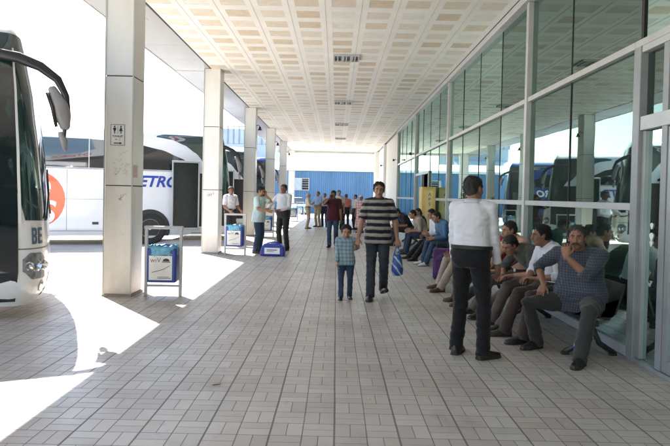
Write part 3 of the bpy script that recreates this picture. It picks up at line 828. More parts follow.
    if door == 'open':
        d = empty('door', (-1.60, -1.74, .14)); d.parent = root
        mb = MB(); mb.bx(-.37, .37, -.012, .012, .42, 2.42); mb.build('door_glass', m_doordark, d)
        mb = MB()
        for a in ((-.42, -.372, .36, 2.48), (.372, .42, .36, 2.48)): mb.bx(a[0], a[1], -.028, .028, a[2], a[3])
        mb.bx(-.371, .371, -.028, .028, .36, .418); mb.bx(-.371, .371, -.028, .028, 2.422, 2.48)
        mb.build('door_frame', m_grey_alu, d, bevel=.01)
        MB().tube([(.30, .02, 1.9), (.1, .28, 2.0), (-.05, .56, 2.05)], .02, 8).build('door_arm', m_trim, d)
        MB().tube([(-.2, .05, .9), (-.2, .09, 1.0), (-.2, .09, 1.5), (-.2, .05, 1.6)], .014, 8).build('handle', m_alu, d, smooth=True)
    # mirrors: long antler arms curving forward from the roof corners
    for sgn in (-1, 1):
        mr = empty('mirror', (0, 0, 0)); mr.parent = root
        def P(x, y, z): return V((x + (.05 if sgn < 0 else -.36) * min(1, max(0, (x + .95) / .6)), sgn * y, z))
        arm = [P(-.90, 1.14, 3.16), P(-.62, 1.22, 3.17), P(-.38, 1.28, 3.13), P(-.16, 1.29, 3.05), P(.02, 1.29, 2.92), P(.11, 1.28, 2.74), P(.14, 1.28, 2.5)]
        MB().tube(arm, [.07, .066, .062, .056, .048, .036, .026], 12, flat=.6, ref=(0, 0, 1)).build('arm', m_trim, mr, smooth=True)
        mb = MB(); mb.tube([P(-.03, 1.27, 2.80), P(.05, 1.285, 2.62), P(.08, 1.29, 2.50), P(.10, 1.28, 2.40)], [.05, .092, .088, .06], 14, flat=.6, ref=(1, 0, 0), round_ends=True)
        mb.build('mirror_shell', m_mirw, mr, smooth=True)
        mb = MB(); mb.tube([P(-.09, 1.27, 2.76), P(-.03, 1.275, 2.6), P(.01, 1.28, 2.38)], [.05, .07, .05], 12, flat=.35, ref=(0, 1, 0)); mb.build('mirror_glass', m_trim, mr, smooth=True)
        MB().tube([P(.10, 1.28, 2.36), P(.09, 1.27, 2.22)], .02, 8).build('joint', m_trim, mr)
        mb = MB(); mb.tube([P(.06, 1.27, 2.30), P(.09, 1.27, 2.22), P(.10, 1.26, 2.13)], [.03, .045, .03], 12, flat=.8, ref=(1, 0, 0), round_ends=True)
        mb.build('wide_angle_mirror', m_mirw, mr, smooth=True)
    # livery
    if txt:
        me = text_mesh(txt, .47, extr=.003, shear=.28, bold=.014)
        for v in me.vertices: v.co = bsurf(-2.58 + v.co.x * 1.0, 1.95 + v.co.y, .007 + v.co.z)
        me.materials.clear(); me.materials.append(txtmat)
        o = bpy.data.objects.new('lettering', me); COL.objects.link(o); o.parent = root
    if disc:
        mb = MB(); c = V((disc, 1.12)); pts = []
        r = .86; n = 40
        cz = 1.36
        rows = 14
        def hw(z): return math.sqrt(max(0, r * r - (z - cz) ** 2))
        zz = [cz + r * math.sin(math.pi * (k / rows - .5)) for k in range(rows + 1)]
        zz = [max(.45, min(2.24, z)) for z in zz]
        A = [mb.pt(bsurf(disc - hw(z), z, .006)) for z in zz]; B = [mb.pt(bsurf(disc + hw(z), z, .006)) for z in zz]
        for k in range(rows): mb.face((A[k], B[k], B[k + 1], A[k + 1]))
        dd = mb.build('emblem', m_orange, root)
        for tx, sz, dx, dz in (('e', .95, .22, .40), ('S', .9, .36, -.40), ('m', .5, -.05, -.02)):
            me = text_mesh(tx, sz, extr=.002, shear=.15, bold=.02)
            for v in me.vertices: v.co = bsurf(disc + dx + v.co.x, cz + dz + v.co.y, .010 + v.co.z)
            me.materials.clear(); me.materials.append(m_signw)
            o = bpy.data.objects.new('emblem_lettering', me); COL.objects.link(o); o.parent = dd
    if fleet:
        def bars(s0, rects):
            mb = MB()
            for (x0, x1, z0, z1) in rects: patch(mb, s0 + x0, s0 + x1, 1.01 + z0, 1.01 + z1, off=.012, ns=3, nz=4, thick=.01)
            mb.build('lettering', mat('fleet_grey', (.10, .13, .2), .35), root)
        bars(-.10, [(0, .035, 0, .19), (.036, .10, .155, .19), (.036, .10, .078, .112), (.036, .10, 0, .035), (.101, .13, .10, .18), (.101, .13, .01, .09)])
        bars(.09, [(0, .035, 0, .19), (.036, .13, .155, .19), (.036, .115, .078, .112), (.036, .13, 0, .035)])
    return root

HEAD = R(20)
def place_bus(b, cx, cy, lat=-1.25, HEAD=R(20)):
    """put the near front corner (x=-0, y=-1.25 local) at world cx, cy"""
    c, s = math.cos(HEAD), math.sin(HEAD)
    lx, ly = -.25, lat
    b.rotation_euler = (0, 0, HEAD); b.location = (cx - (lx * c - ly * s), cy - (lx * s + ly * c), -.13)
b1 = make_bus('nearest white coach nose with curved windscreen and long black mirror arm at the left edge', m_bpaint, None, None, door='shut', fleet='BE')
place_bus(b1, -3.55, 6.85, HEAD=R(25))
b2 = make_bus('white coach with orange emblem, blue italic lettering and its door swung open', m_bpaint, 'METRO', m_bluet, door='open', disc=-5.9)
place_bus(b2, -3.55, 19.45)
b3 = make_bus('white coach parked behind the third pillar, dark windscreen showing', m_bpaint, 'METRO', m_bluet, door='open')
place_bus(b3, -3.6, 26.0)
b4 = make_bus('dark blue coach with white lettering farthest along the platform', m_bpaint_blue, 'METRO', m_signw, door='shut')
place_bus(b4, -3.6, 32.7)
# ------------------------------------------------------------------ litter bins
m_binb = mat('bin_blue', (.02, .055, .30), .4, var=.1); m_liner = mat('bin_liner', (.13, .40, .56), .25, var=.35, vscale=14, bump=.6, bscale=25)
def make_bin():
    t = empty('litter_bin', (0, 0, 0))
    for sx in (-1, 1): MB().box((sx * .25, 0, .49), (.045, .045, .98)).build('post', m_alu, t, bevel=.006)
    MB().box((0, 0, 1.0), (.56, .06, .045)).build('top_bar', m_alu, t, bevel=.01)
    MB().box((0, 0, .15), (.455, .03, .03)).build('rail', m_alu, t)
    mb = MB(); mb.box((0, .0, .46), (.42, .26, .50)); mb.build('container', m_binb, t, bevel=.025)
    q = random.Random(4); mb = MB(); n = 44; rg = []
    for (z, g) in ((.745, -.02), (.738, .008), (.69, .010), (.64, .009), (.61, .012)):
        ring = []
        for j in range(n):
            a = 2 * math.pi * j / n; ca, sa = math.cos(a), math.sin(a); k = 3.4
            rx, ry = (.21 + g), (.13 + g)
            w = q.uniform(-.005, .006)
            ring.append((math.copysign(abs(ca) ** (2 / k), ca) * (rx + w), math.copysign(abs(sa) ** (2 / k), sa) * (ry + w), z + (q.uniform(-.02, .012) if z < .62 or z > .742 else q.uniform(-.008, .008))))
        rg.append(ring)
    mb.rings(rg, cap=False)
    mb.face([mb.pt(p) for p in [(x * .93, y * .9, .68) for x, y, _ in rg[0]]])
    mb.build('liner', m_liner, t, smooth=True)
    mb = MB(); mb.bx(-.175, .155, -.134, -.131, .25, .60); p = mb.build('poster', m_signw, t)
    text('poster_lettering', 'wıV', .10, frame((-.08, -.1355, .535), (1, 0, 0), (0, 0, 1)), m_ink, p, extr=.0008, bold=-.001)
    mb = MB(); mb.prism([(.07 + .045 * math.cos(a), .62 + .03 * math.sin(a)) for a in [k * math.pi / 8 for k in range(9)]] + [(.02, .605), (.12, .605)], 'y', -.1365, -.1345) if False else mb.prism([(.02, .52), (.12, .52), (.11, .55), (.07, .565), (.03, .55)], 'y', -.1365, -.1345)
    mb.bx(.01, .13, -.1365, -.1345, .505, .514); mb.build('poster_symbol', m_ink, p)
    MB().tube([(-.13, -.136, .36), (-.02, -.136, .39), (.03, -.136, .405), (.12, -.136, .46)], .0035, 5).build('poster_line', m_ink, p)
    mb = MB(); mb.bx(-.05, .14, -.1362, -.1345, .275, .282); mb.bx(-.05, .11, -.1362, -.1345, .292, .297); mb.build('poster_print', m_ink, p)
    return t
m_x = 0
bl = ['blue litter bin on white posts beside the nearest pillar, cyan liner showing', 'blue litter bin beside the second pillar', 'blue litter bin behind the man in the mint shirt',
      'blue litter bin behind the man in white shirt and black trousers', 'blue litter bin by the fifth pillar, left of the far waiting group', 'blue litter bin by the farthest pillar, near the pale car']
bin0 = make_bin()
for i, y in enumerate(PY):
    b = bin0 if i == 0 else copy_tree(bin0)
    b.location = (-2.52 + (.02 if i == 0 else .04), y - .12 + (.0 if i == 0 else -.22), 0); b.rotation_euler.z = R([2, -3, 4, 0, 3, -2][i])
    tag(b, bl[i], 'litter bin', 'blue litter bins beside the pillars')

# ------------------------------------------------------------------ benches (steel waiting seats, backs to the glass)
m_seat = mat('seat_steel', (.02, .02, .022), .5, metal=.0, var=.2); m_leg = mat('bench_leg', (.03, .03, .032), .45)
def make_bench(nseat, label, y0):
    L = nseat * .56
    t = tag(empty('waiting_bench', (2.52, y0, 0)), label, 'bench', 'waiting benches along the glass')
    MB().box((.0, L / 2, .34), (.06, L, .06)).build('beam', m_leg, t, bevel=.008)
    for k in range(nseat):
        y = .28 + k * .56; mb = MB()
        pf = [(-.24, .405), (-.22, .425), (-.05, .41), (.15, .40), (.20, .43), (.25, .58), (.285, .72), (.275, .72), (.235, .575), (.185, .41), (.14, .38), (-.05, .385), (-.22, .40)]
        mb.prism(pf, 'y', y - .25, y + .25) ; mb.build('seat', m_seat, t, bevel=.004)
    ks = [.15, L / 2, L - .15] if nseat > 3 else [.15, L - .15]
    for y in ks:
        mb = MB(); mb.tube([(-.24, y, .03), (-.1, y, .10), (.0, y, .31), (.02, y, .34)], .028, 8); mb.tube([(.24, y, .03), (.1, y, .12), (.01, y, .31)], .028, 8); mb.build('leg', m_leg, t, smooth=True)
        for sx in (-1, 1): MB().tube([(sx * .27, y, .014), (sx * .20, y, .014)], .025, 8).build('foot_pad', m_leg, t)
    return t
make_bench(7, 'dark steel waiting bench under the nearest seated men', 5.74)
make_bench(6, 'dark steel waiting bench before the golden cabinet', 12.9)
make_bench(4, 'dark steel waiting bench beyond the golden cabinet', 18.3)

# ------------------------------------------------------------------ golden cabinet
m_gold = mat('gold_paint', (.62, .43, .10), .38, var=.1); m_gold2 = mat('gold_panel', (.70, .52, .18), .45, var=.12, vscale=8)
g = tag(empty('golden_cabinet', (2.66, 17.55, 0)), 'upright golden cabinet with dark lettering against the glass', 'cabinet')
MB().box((0, 0, .92), (.40, .62, 1.80)).build('body', m_gold, g, bevel=.015)
MB().box((0, 0, .02), (.44, .66, .04)).build('plinth', m_leg, g)
mb = MB(); mb.box((0, -.3125, .98), (.34, .006, 1.56)); mb.build('front_panel', m_gold2, g)
mb = MB(); mb.box((0, -.3175, 1.02), (.20, .004, 1.40)); mb.build('sign_panel', mat('gold_light', (.75, .60, .28), .5), g)
for k, ch in enumerate('APS'):
    text('lettering', ch, .13, frame((.02, -.3205, 1.60 - k * .14), (1, 0, 0), (0, 0, 1)), m_ink, g, extr=.001)
MB().box((-.203, 0, 1.0), (.006, .5, 1.5)).build('side_panel', m_gold2, g)

# ------------------------------------------------------------------ luggage
m_navy = mat('cooler_blue', (.018, .045, .34), .4, var=.12, bump=.2); m_purple = mat('purple_fabric', (.07, .015, .12), .6, var=.2, bump=.3)
def remesh_obj(name, mb, m, par=None, voxel=.012, smooth=4, wr=0, seed=0, wscale=.12):
    me = remeshed(mb, voxel, smooth, wr, wscale, seed); me.name = name; me.materials.clear(); me.materials.append(m)
    me.polygons.foreach_set('use_smooth', [True] * len(me.polygons))
    o = bpy.data.objects.new(name, me); COL.objects.link(o)
    if par is not None: o.parent = par
    return o
cb = tag(empty('cooler_bag', (-1.53, 14.75, 0), R(-4)), 'royal blue holdall with white printed panel on the tiles between two men', 'bag')
mb = MB(); mb.prism([(-.29, .01), (.29, .01), (.30, .10), (.265, .24), (.20, .30), (-.20, .30), (-.265, .24), (-.30, .10)], 'y', -.13, .13)
remesh_obj('body', mb, m_navy, cb, .015, 5, .012, 3)
mb = MB(); mb.bx(-.19, .19, -.143, -.137, .06, .21); mb.build('label_panel', m_signw, cb)
mb = MB(); mb.bx(-.13, .12, -.1455, -.1435, .145, .165); mb.bx(-.13, .05, -.1455, -.1435, .11, .122); mb.build('label_print', m_navy, cb)
for y in (-.10, .10): MB().tube([(-.15, y, .27), (-.12, y, .325), (0, y * .6, .34), (.12, y, .325), (.15, y, .27)], .011, 8).build('handle', m_navy, cb, smooth=True)
pb = tag(empty('suitcase', (1.98, 11.1, 0), R(-12)), 'tall dark purple suitcase standing by the denim shirted man', 'suitcase')
mb = MB(); mb.box((0, 0, .31), (.32, .24, .54)); mb.ell((0, -.02, .30), (.17, .15, .25))
remesh_obj('body', mb, m_purple, pb, .015, 6, .006, 5)
mb = MB(); mb.bx(-.12, .12, -.175, -.150, .12, .40); mb.build('front_pocket', m_purple, pb, bevel=.02)
MB().tube([(-.10, .06, .56), (-.10, .06, .68), (.10, .06, .68), (.10, .06, .56)], .010, 8).build('handle', m_leg, pb)
for sx in (-1, 1): MB().tube([(sx * .12 - .02, .06, .03), (sx * .12 + .02, .06, .03)], .03, 12).build('wheel', m_black, pb)
# water bottle on the tiles under the bench
wb = tag(empty('water_bottle', (2.36, 5.78, 0)), 'small plastic water bottle with blue label between the shoes of the checked shirt man', 'bottle')
mb = MB(); mb.tube([(0, 0, .003), (0, 0, .02), (0, 0, .13), (0, 0, .16), (0, 0, .185), (0, 0, .2)], [.028, .032, .032, .024, .013, .013], 16)
mb.build('bottle_body', mat('clear_plastic', (.5, .58, .62), .1), wb, smooth=True, angle=50)
MB().tube([(0, 0, .06), (0, 0, .11)], .0335, 16).build('label_band', m_bluet, wb); MB().tube([(0, 0, .2), (0, 0, .215)], .015, 12).build('cap', m_bluet, wb)
# litter: cigarette ends and dry leaf scraps on the tiles
qq = random.Random(12)
for i, (x, y) in enumerate([(-1.02, 6.0), (.28, 4.45), (-.38, 12.6), (.55, 5.2), (1.05, 6.4), (2.45, 5.35)]):
    a = qq.uniform(0, 3); mb = MB(); mb.tube([(x, y, .006), (x + .035 * math.cos(a), y + .035 * math.sin(a), .006)], .005, 8)
    lbs = ['cigarette end on the tiles below the bright strip', 'cigarette end on the tiles at the bottom middle', 'cigarette end on the tiles left of the child', 'cigarette end near the bottom edge of the walkway',
           'cigarette end beside the shoe of the standing man', 'cigarette end under the bench by the glass']
    tag(mb.build('cigarette_end', mat('cigarette', (.6, .45, .3), .8)), lbs[i], 'cigarette end', 'cigarette ends on the tiles')
mb = MB(); mb.box((-.93, 4.72, .004), (.045, .02, .006), Matrix.Rotation(.6, 3, 'Z')); mb.box((-.905, 4.735, .006), (.03, .018, .006), Matrix.Rotation(-.3, 3, 'Z'))
tag(mb.build('paper_scrap', mat('paper_scrap', (.45, .33, .27), .9)), 'torn brownish paper scrap on the tiles at the lower left', 'litter')

# ------------------------------------------------------------------ pale car far behind the bins
car = tag(empty('parked_car', (-3.3, 47.5, -.13), R(10)), 'small pale turquoise car parked before the blue shed', 'car')
m_car = mat('car_paint', (.42, .62, .62), .3, coat=.5)
def carsec(y, w, z0, z1): return [(-w, y, z0), (w, y, z0), (w, y, z1 * .8 + z0 * .2), (w * .93, y, z1), (-w * .93, y, z1), (-w, y, z1 * .8 + z0 * .2)]
mb = MB(); mb.rings([carsec(y, w, z0, z1) for y, w, z0, z1 in ((-2.05, .70, .35, .62), (-1.95, .78, .25, .78), (-1.1, .82, .22, .92), (0, .83, .22, .95), (1.3, .83, .22, .95), (1.95, .78, .28, .88), (2.05, .70, .4, .7))])
mb.build('body', m_car, car, bevel=.04, smooth=True, angle=50)
mb = MB(); mb.rings([[(-w, y, .9), (w, y, .9), (w * .82, y2, z), (-w * .82, y2, z)] for y, y2, w, z in ((-1.05, -1.0, .74, .93), (-.9, -.35, .76, 1.38), (.9, .7, .76, 1.40), (1.6, 1.35, .74, .95))]); 
cab = mb.build('cabin', m_bglass, car, smooth=True, angle=30)
mb = MB(); mb.rings([[(-w, y, z), (w, y, z), (w * .9, y, z + .03), (-w * .9, y, z + .03)] for y, w, z in ((-.4, .60, 1.375), (0, .62, 1.40), (.75, .62, 1.40))]); mb.build('roof', m_car, car)
for sx in (-1, 1):
    for y in (-1.25, 1.3):
        w = MB().tube([(sx * .70, y, .30), (sx * .845, y, .30)], .30, 24).build('wheel', m_tyre, car); MB().tube([(sx * .84, y, .30), (sx * .852, y, .30)], .19, 18).build('rim', m_rim, w)
    h = MB(); h.ell((sx * .58, -1.99, .66), (.13, .07, .07)); h.build('headlight', m_hl, car, smooth=True)
mb = MB(); mb.bx(-.25, .25, -2.07, -2.05, .40, .52); mb.build('number_plate', m_signw, car)
# ------------------------------------------------------------------ people
def skin_mat(name, col):
    return mat(name, col, .5, var=.08, vscale=12, sss=.08, spec=.4, bump=.08, bscale=90)
SK = {'tan': skin_mat('skin_tan', (.36, .19, .12)), 'brown': skin_mat('skin_brown', (.27, .135, .085)), 'fair': skin_mat('skin_fair', (.45, .26, .18))}
m_lip = mat('lip', (.22, .08, .06), .5); m_eyew = mat('eye_white', (.55, .52, .5), .25); m_iris = mat('eye_dark', (.02, .012, .008), .2)
def hairmat(name, col): return mat(name, col, .6, var=.4, vscale=40, bump=.8, bscale=120, stretch=(1, 1, .3))
HR = {'black': hairmat('hair_black', (.012, .010, .009)), 'brown': hairmat('hair_brown', (.035, .022, .015)), 'grey': hairmat('hair_grey', (.045, .043, .041)), 'white': hairmat('hair_white', (.4, .39, .37))}
m_shoe = mat('shoe_black', (.018, .016, .015), .3, var=.2); m_shoeb = mat('shoe_brown', (.08, .04, .022), .4); m_shoew = mat('shoe_white', (.6, .6, .58), .5); m_sole = mat('shoe_sole', (.03, .028, .026), .8)
m_belt = mat('belt_leather', (.01, .008, .006), .6); m_metal = mat('buckle', (.5, .5, .48), .3, metal=.8)
C_ = {
 'white': cloth('shirt_white', (.62, .62, .66), var=.05), 'white2': cloth('shirt_offwhite', (.55, .54, .53), var=.06), 'polo': cloth('polo_striped', (.26, .235, .205), 'stripes', (.010, .011, .022), size=.098),
 'plaidblue': cloth('shirt_blue_check', (.30, .38, .42), 'plaid', (.09, .17, .24), size=.055), 'check': cloth('shirt_navy_check', (.075, .085, .11), 'plaid', (.020, .026, .046), size=.026),
 'peach': cloth('shirt_peach', (.50, .27, .19)), 'olive': cloth('jacket_olive', (.055, .058, .05)), 'red': cloth('shirt_red', (.34, .022, .03)), 'denim': cloth('shirt_denim', (.06, .13, .24), 'jeans', (.10, .19, .32)),
 'tanS': cloth('shirt_tan', (.33, .27, .22)), 'dark': cloth('shirt_dark', (.012, .014, .017)), 'navy': cloth('shirt_navy', (.02, .032, .07)), 'mint': cloth('shirt_mint', (.52, .66, .64), var=.05), 'maroon': cloth('shirt_maroon', (.055, .010, .016)),
 'cream': cloth('shirt_cream', (.58, .54, .47)), 'skyblue': cloth('shirt_sky_blue', (.25, .38, .55)), 'pink': cloth('shirt_pink', (.55, .17, .17)), 'redwhite': cloth('dress_red_white', (.55, .50, .48), 'plaid', (.5, .06, .05), size=.11),
 'blackT': cloth('trousers_black', (.007, .007, .009)), 'charcoal': cloth('trousers_charcoal', (.025, .025, .028)), 'grey': cloth('trousers_dark_grey', (.035, .035, .033)), 'brownT': cloth('trousers_brown', (.050, .034, .029)), 'taupe': cloth('trousers_taupe', (.085, .066, .056)),
 'jeans': cloth('jeans_blue', (.025, .045, .085), 'jeans', (.06, .10, .16)), 'jeansd': cloth('jeans_dark', (.022, .026, .034), 'jeans', (.06, .08, .10)), 'khaki': cloth('trousers_khaki', (.34, .27, .17)), 'beigeT': cloth('trousers_beige', (.42, .35, .24)), 'mintT': cloth('trousers_faded', (.03, .06, .11), 'jeans', (.07, .12, .19)),
}
def W(x, y, z): return ('w', x, y, z)
def ik(a, c, l1, l2, pole):
    a = V(a); c = V(c); d = c - a; L = d.length; mx = (l1 + l2) * .998
    if L > mx: c = a + d * (mx / L); d = c - a; L = mx
    if L < abs(l1 - l2) + .02: L = abs(l1 - l2) + .02; c = a + d.normalized() * L; d = c - a
    u = d.normalized(); p = V(pole); p = p - u * p.dot(u)
    if p.length < 1e-5: p = u.orthogonal()
    p.normalize(); x = (l1 * l1 - l2 * l2 + L * L) / (2 * L); h = math.sqrt(max(0, l1 * l1 - x * x))
    return a + u * x + p * h, c
def ering(c, right, fwd, hw, hd, n=20, k=2.3, fs=0.0):
    out = []
    for j in range(n):
        a = 2 * math.pi * j / n; ca, sa = math.cos(a), math.sin(a)
        out.append(c + right * (hw * math.copysign(abs(ca) ** (2 / k), ca)) + fwd * (hd * math.copysign(abs(sa) ** (2 / k), sa) + fs))
    return out
def hand(mb, w, d, pn, right, k=1.0, curl=.5, spread=1.0):
    d = V(d).normalized(); pn = V(pn); pn = (pn - d * pn.dot(d)); pn = pn.normalized() if pn.length > 1e-4 else d.orthogonal().normalized()
    t = (d.cross(pn) if right else pn.cross(d)).normalized()
    rg = []
    for s, hw, hd in ((-.03, .025, .019), (.0, .027, .019), (.025, .036, .019), (.055, .041, .017), (.08, .041, .014), (.092, .036, .010)):
        rg.append(ering(w + d * s * k, t, pn, hw * k, hd * k, 14, 2.6))
    mb.rings(rg)
    for i, (off, ln) in enumerate(((.030, .92), (.0105, 1.0), (-.0095, .95), (-.029, .76))):
        p = w + d * (.080 - .004 * abs(i - 1)) * k + t * off * k; pts = [p]; ang = 0; sp = (off / .03) * .09 * spread
        dd = (d + t * sp).normalized()
        for seg, (L, c) in enumerate(((.042, .45), (.027, 1.05), (.021, .8))):
            ang += c * curl * (1 + .08 * i)
            q = dd * math.cos(ang) + pn * math.sin(ang); p = p + q * (L * ln * k); pts.append(p)
        mb.tube(pts, [.0092 * k, .0086 * k, .0078 * k, .0062 * k], 8, round_ends=True)
    p = w + d * .022 * k + t * .026 * k; a1 = (d * .62 + t * .68 + pn * .30).normalized(); a2 = (d * .88 + t * .30 + pn * .42).normalized()
    mb.tube([p - a1 * .01 * k, p + a1 * .036 * k, p + a1 * .036 * k + a2 * .030 * k], [.0135 * k, .0105 * k, .008 * k], 8, round_ends=True)

TOR = [(-.11, .095, .085), (-.05, .160, .108), (.03, .170, .118), (.11, .155, .108), (.19, .145, .102), (.28, .156, .108), (.37, .170, .118), (.44, .165, .108), (.495, .125, .085), (.53, .072, .062)]
def person(label, x, y, face, H=1.72, group=None, hip=None, lean=0, side=0, head=(0, 0), wr=None, wl=None, er=(.3, -1, 0), el=(-.3, -1, 0), ar=None, al=None,
           kr=(.1, 1, 0), kl=(-.1, 1, 0), fr=(8, 0), fl=(-8, 0), shirt='white', sleeve='long', trousers='blackT', shoes=None, hair='black', style='short', skin='tan', belly=0.0,
           wide=1.0, tuck=True, moustache=False, vox=.012, hs=1.0, pr=None, pl=None, curl=(.45, .45), slouch=0, headc=None, longhair=False, dress=False, seed=None, collar=True):
    k = H / 1.72; seated = hip is not None and hip < .7; seed = seed if seed is not None else rnd.randint(1, 99)
    yaw = math.atan2(face[1], face[0]) - math.pi / 2
    root = tag(empty('person', (x, y, 0), yaw), label, 'person', group)
    inv = Matrix.Translation((x, y, 0)) @ Matrix.Rotation(yaw, 4, 'Z'); inv = inv.inverted()
    def L(p, dflt):
        if p is None: p = dflt
        if p[0] == 'w': return inv @ V(p[1:])
        return V(p) * (1.0)
    hz = hip if hip is not None else .948 * k
    P = V((0, 0, hz)); la = R(lean); sa = R(side)
    def spine(t):   # t metres along (unscaled)
        l2 = la + R(slouch) * max(0, t - .1) / .45
        return P + V((math.sin(sa) * t * k, math.sin(l2) * t * k, math.cos(l2) * math.cos(sa) * t * k))
    def sfr(t):
        u = (spine(t + .02) - spine(t - .02)).normalized(); rt = V((1, 0, 0)); rt = (rt - u * rt.dot(u)).normalized(); return u, rt, u.cross(rt)
    kw = k * wide
    sh = {}
    for s in (-1, 1):
        u, rt, fw = sfr(.46); sh[s] = spine(.465) + rt * (s * .172 * kw) - fw * .0
    hp = {s: P + V((s * .088 * kw, 0, -.02 * k)) for s in (-1, 1)}
    ank = {1: L(ar, (.11 * k, -.03, .085 * k)), -1: L(al, (-.11 * k, -.03, .085 * k))}
    kn = {}
    for s in (-1, 1): kn[s], ank[s] = ik(hp[s], ank[s], .435 * k, .42 * k, (kr if s == 1 else kl))
    wri = {1: L(wr, (.235 * kw, .06, .80 * k if not seated else .6)), -1: L(wl, (-.235 * kw, .06, .80 * k if not seated else .6))}
    elb = {}
    for s in (-1, 1): elb[s], wri[s] = ik(sh[s], wri[s], .295 * k, .255 * k, (er if s == 1 else el))
    # head
    u, rt, fw = sfr(.5)
    nb = spine(.53); 
    if headc is not None: hc = L(headc, None)
    else: hc = spine(.53) + (u * .120 + fw * .02) * k
    Rh = Matrix.Rotation(R(head[0]), 3, 'Z') @ Matrix.Rotation(-R(head[1]), 3, 'X')
    rh, fh, uh = Rh @ V((1, 0, 0)), Rh @ V((0, 1, 0)), Rh @ V((0, 0, 1))
    Mh = Matrix((rh, fh, uh)).transposed(); q = k * hs
    def HP(a, b, c): return hc + rh * a * q + fh * b * q + uh * c * q
    def torso(mb, infl, t0, t1, bel=belly, ftab=None):
        rg = []; ts = [a for a in TOR if t0 < a[0] < t1]
        def at(t):
            for (a, b) in zip(TOR[:-1], TOR[1:]):
                if a[0] <= t <= b[0]:
                    f = (t - a[0]) / (b[0] - a[0]); return (t, a[1] + (b[1] - a[1]) * f, a[2] + (b[2] - a[2]) * f)
            return (t,) + (TOR[0][1:] if t < TOR[0][0] else TOR[-1][1:])
        for (t, hw, hd) in [at(t0)] + ts + [at(t1)]:
            u, rt, fw = sfr(t); bl = bel * math.exp(-((t - .13) / .15) ** 2)
            if seated and t < 0: hd *= 1.0
            if ftab is not None:
                infl = ftab(t)
                if t < -.01: hw, hd = .168, .116
            rg.append(ering(spine(t), rt, fw, (hw + infl + bl * .45) * kw, (hd + infl + bl * .55) * k, 24, 2.35, bl * .6 * k))
        mb.rings(rg)
    # ---- body (one continuous skin)
    mb = MB(); torso(mb, -.010, -.055, .53, belly * .9)
    mb.tube([spine(.47), nb + (hc - nb) * .25, hc - uh * .045 * q - fh * .018 * q], [.070 * k, .058 * k, .056 * k], 14)
    for s in (-1, 1):
        mb.tube([sh[s], sh[s] + (elb[s] - sh[s]) * .5, elb[s], elb[s] + (wri[s] - elb[s]) * .35, wri[s]], [.052 * kw, .047 * kw, .040 * k, .040 * k, .026 * k], 12, round_ends=True)
        mb.tube([sh[s] - V((s * .06, 0, 0)), sh[s]], [.06 * k, .055 * k], 12, round_ends=True)
        mb.tube([hp[s], hp[s] + (kn[s] - hp[s]) * .5, kn[s], kn[s] + (ank[s] - kn[s]) * .35, ank[s]], [.084 * kw, .070 * k, .050 * k, .046 * k, .030 * k], 12, round_ends=True)
        fy = R((fr if s == 1 else fl)[0]); fdir = V((math.sin(fy), math.cos(fy), 0))
        mb.tube([ank[s] - V((0, 0, .02 * k)), ank[s] + fdir * .12 * k - V((0, 0, .052 * k))], [.030 * k, .020 * k], 10, round_ends=True)
    mb.ell(HP(0, -.012, .022), (.074 * q, .093 * q, .090 * q), Mh, 18, 12)
    mb.ell(HP(0, .022, -.045), (.057 * q, .064 * q, .072 * q), Mh, 16, 10)
    mb.ell(HP(0, .050, -.090), (.030 * q, .028 * q, .022 * q), Mh); mb.ell(HP(0, .068, .030), (.050 * q, .018 * q, .014 * q), Mh)
    mb.tube([HP(0, .082, .018), HP(0, .100, -.018), HP(0, .098, -.030)], [.010 * q, .014 * q, .015 * q], 8, round_ends=True)
    for s in (-1, 1):
        mb.ell(HP(s * .034, .058, -.024), (.024 * q, .022 * q, .020 * q), Mh); mb.ell(HP(s * .077, -.006, -.004), (.010 * q, .019 * q, .030 * q), Mh)
    me = remeshed(mb, vox * .72 if vox < .014 else vox * .8, 3)
    bm = MB(); bm.add_mesh(me, 0)
    for s in (-1, 1):
        fd = (wri[s] - elb[s]).normalized(); cfg = pr if s == 1 else pl
        dd = fd if cfg is None or cfg[0] is None else V(cfg[0]); pnn = V((-s, .15, 0)) if cfg is None else V(cfg[1])
        hand(bm, wri[s], dd, pnn, s == 1, k * (1.05 if H > 1.2 else 1.1), curl[0 if s == 1 else 1])
    bm.use(1); bm.tube([HP(-.024, .077, -.062), HP(0, .088, -.060), HP(.024, .077, -.062)], [.004 * q, .0075 * q, .004 * q], 8, round_ends=True)
    for s in (-1, 1):
        bm.use(2); bm.ell(HP(s * .030, .0755, .006), (.0115 * q, .0065 * q, .0045 * q), Mh, 10, 6); bm.use(3); bm.ell(HP(s * .030, .0790, .006), (.0068 * q, .005 * q, .0048 * q), Mh, 8, 6)
    bm.build('body', [SK[skin], m_lip, m_eyew, m_iris], root, smooth=True)
    # ---- hair
    mb = MB(); hq = q
    if style in ('short', 'cap'):
        mb.ell(HP(0, -.024, .052), (.0795 * hq, .090 * hq, .070 * hq), Mh, 18, 12); mb.ell(HP(0, -.048, .008), (.077 * hq, .066 * hq, .084 * hq), Mh, 16, 10)
        for s in (-1, 1): mb.ell(HP(s * .066, .012, .022), (.012 * hq, .018 * hq, .030 * hq), Mh)
    elif style == 'bald':
        mb.ell(HP(0, -.052, .004), (.078 * hq, .060 * hq, .060 * hq), Mh, 16, 10)
    if longhair: mb.tube([HP(0, -.05, .05), HP(0, -.085, -.06), HP(0, -.10, -.20)], [.08 * q, .085 * q, .05 * q], 14, round_ends=True)
    hm = remeshed(mb, max(.0065, vox * .62), 1, .011 * q, .022, seed)
    hb = MB(); hb.add_mesh(hm, 0)
    for s in (-1, 1): hb.tube([HP(s * .014, .086, .024), HP(s * .030, .086, .031), HP(s * .046, .072, .026)], [.0045 * q, .0058 * q, .0035 * q], 6, round_ends=True)
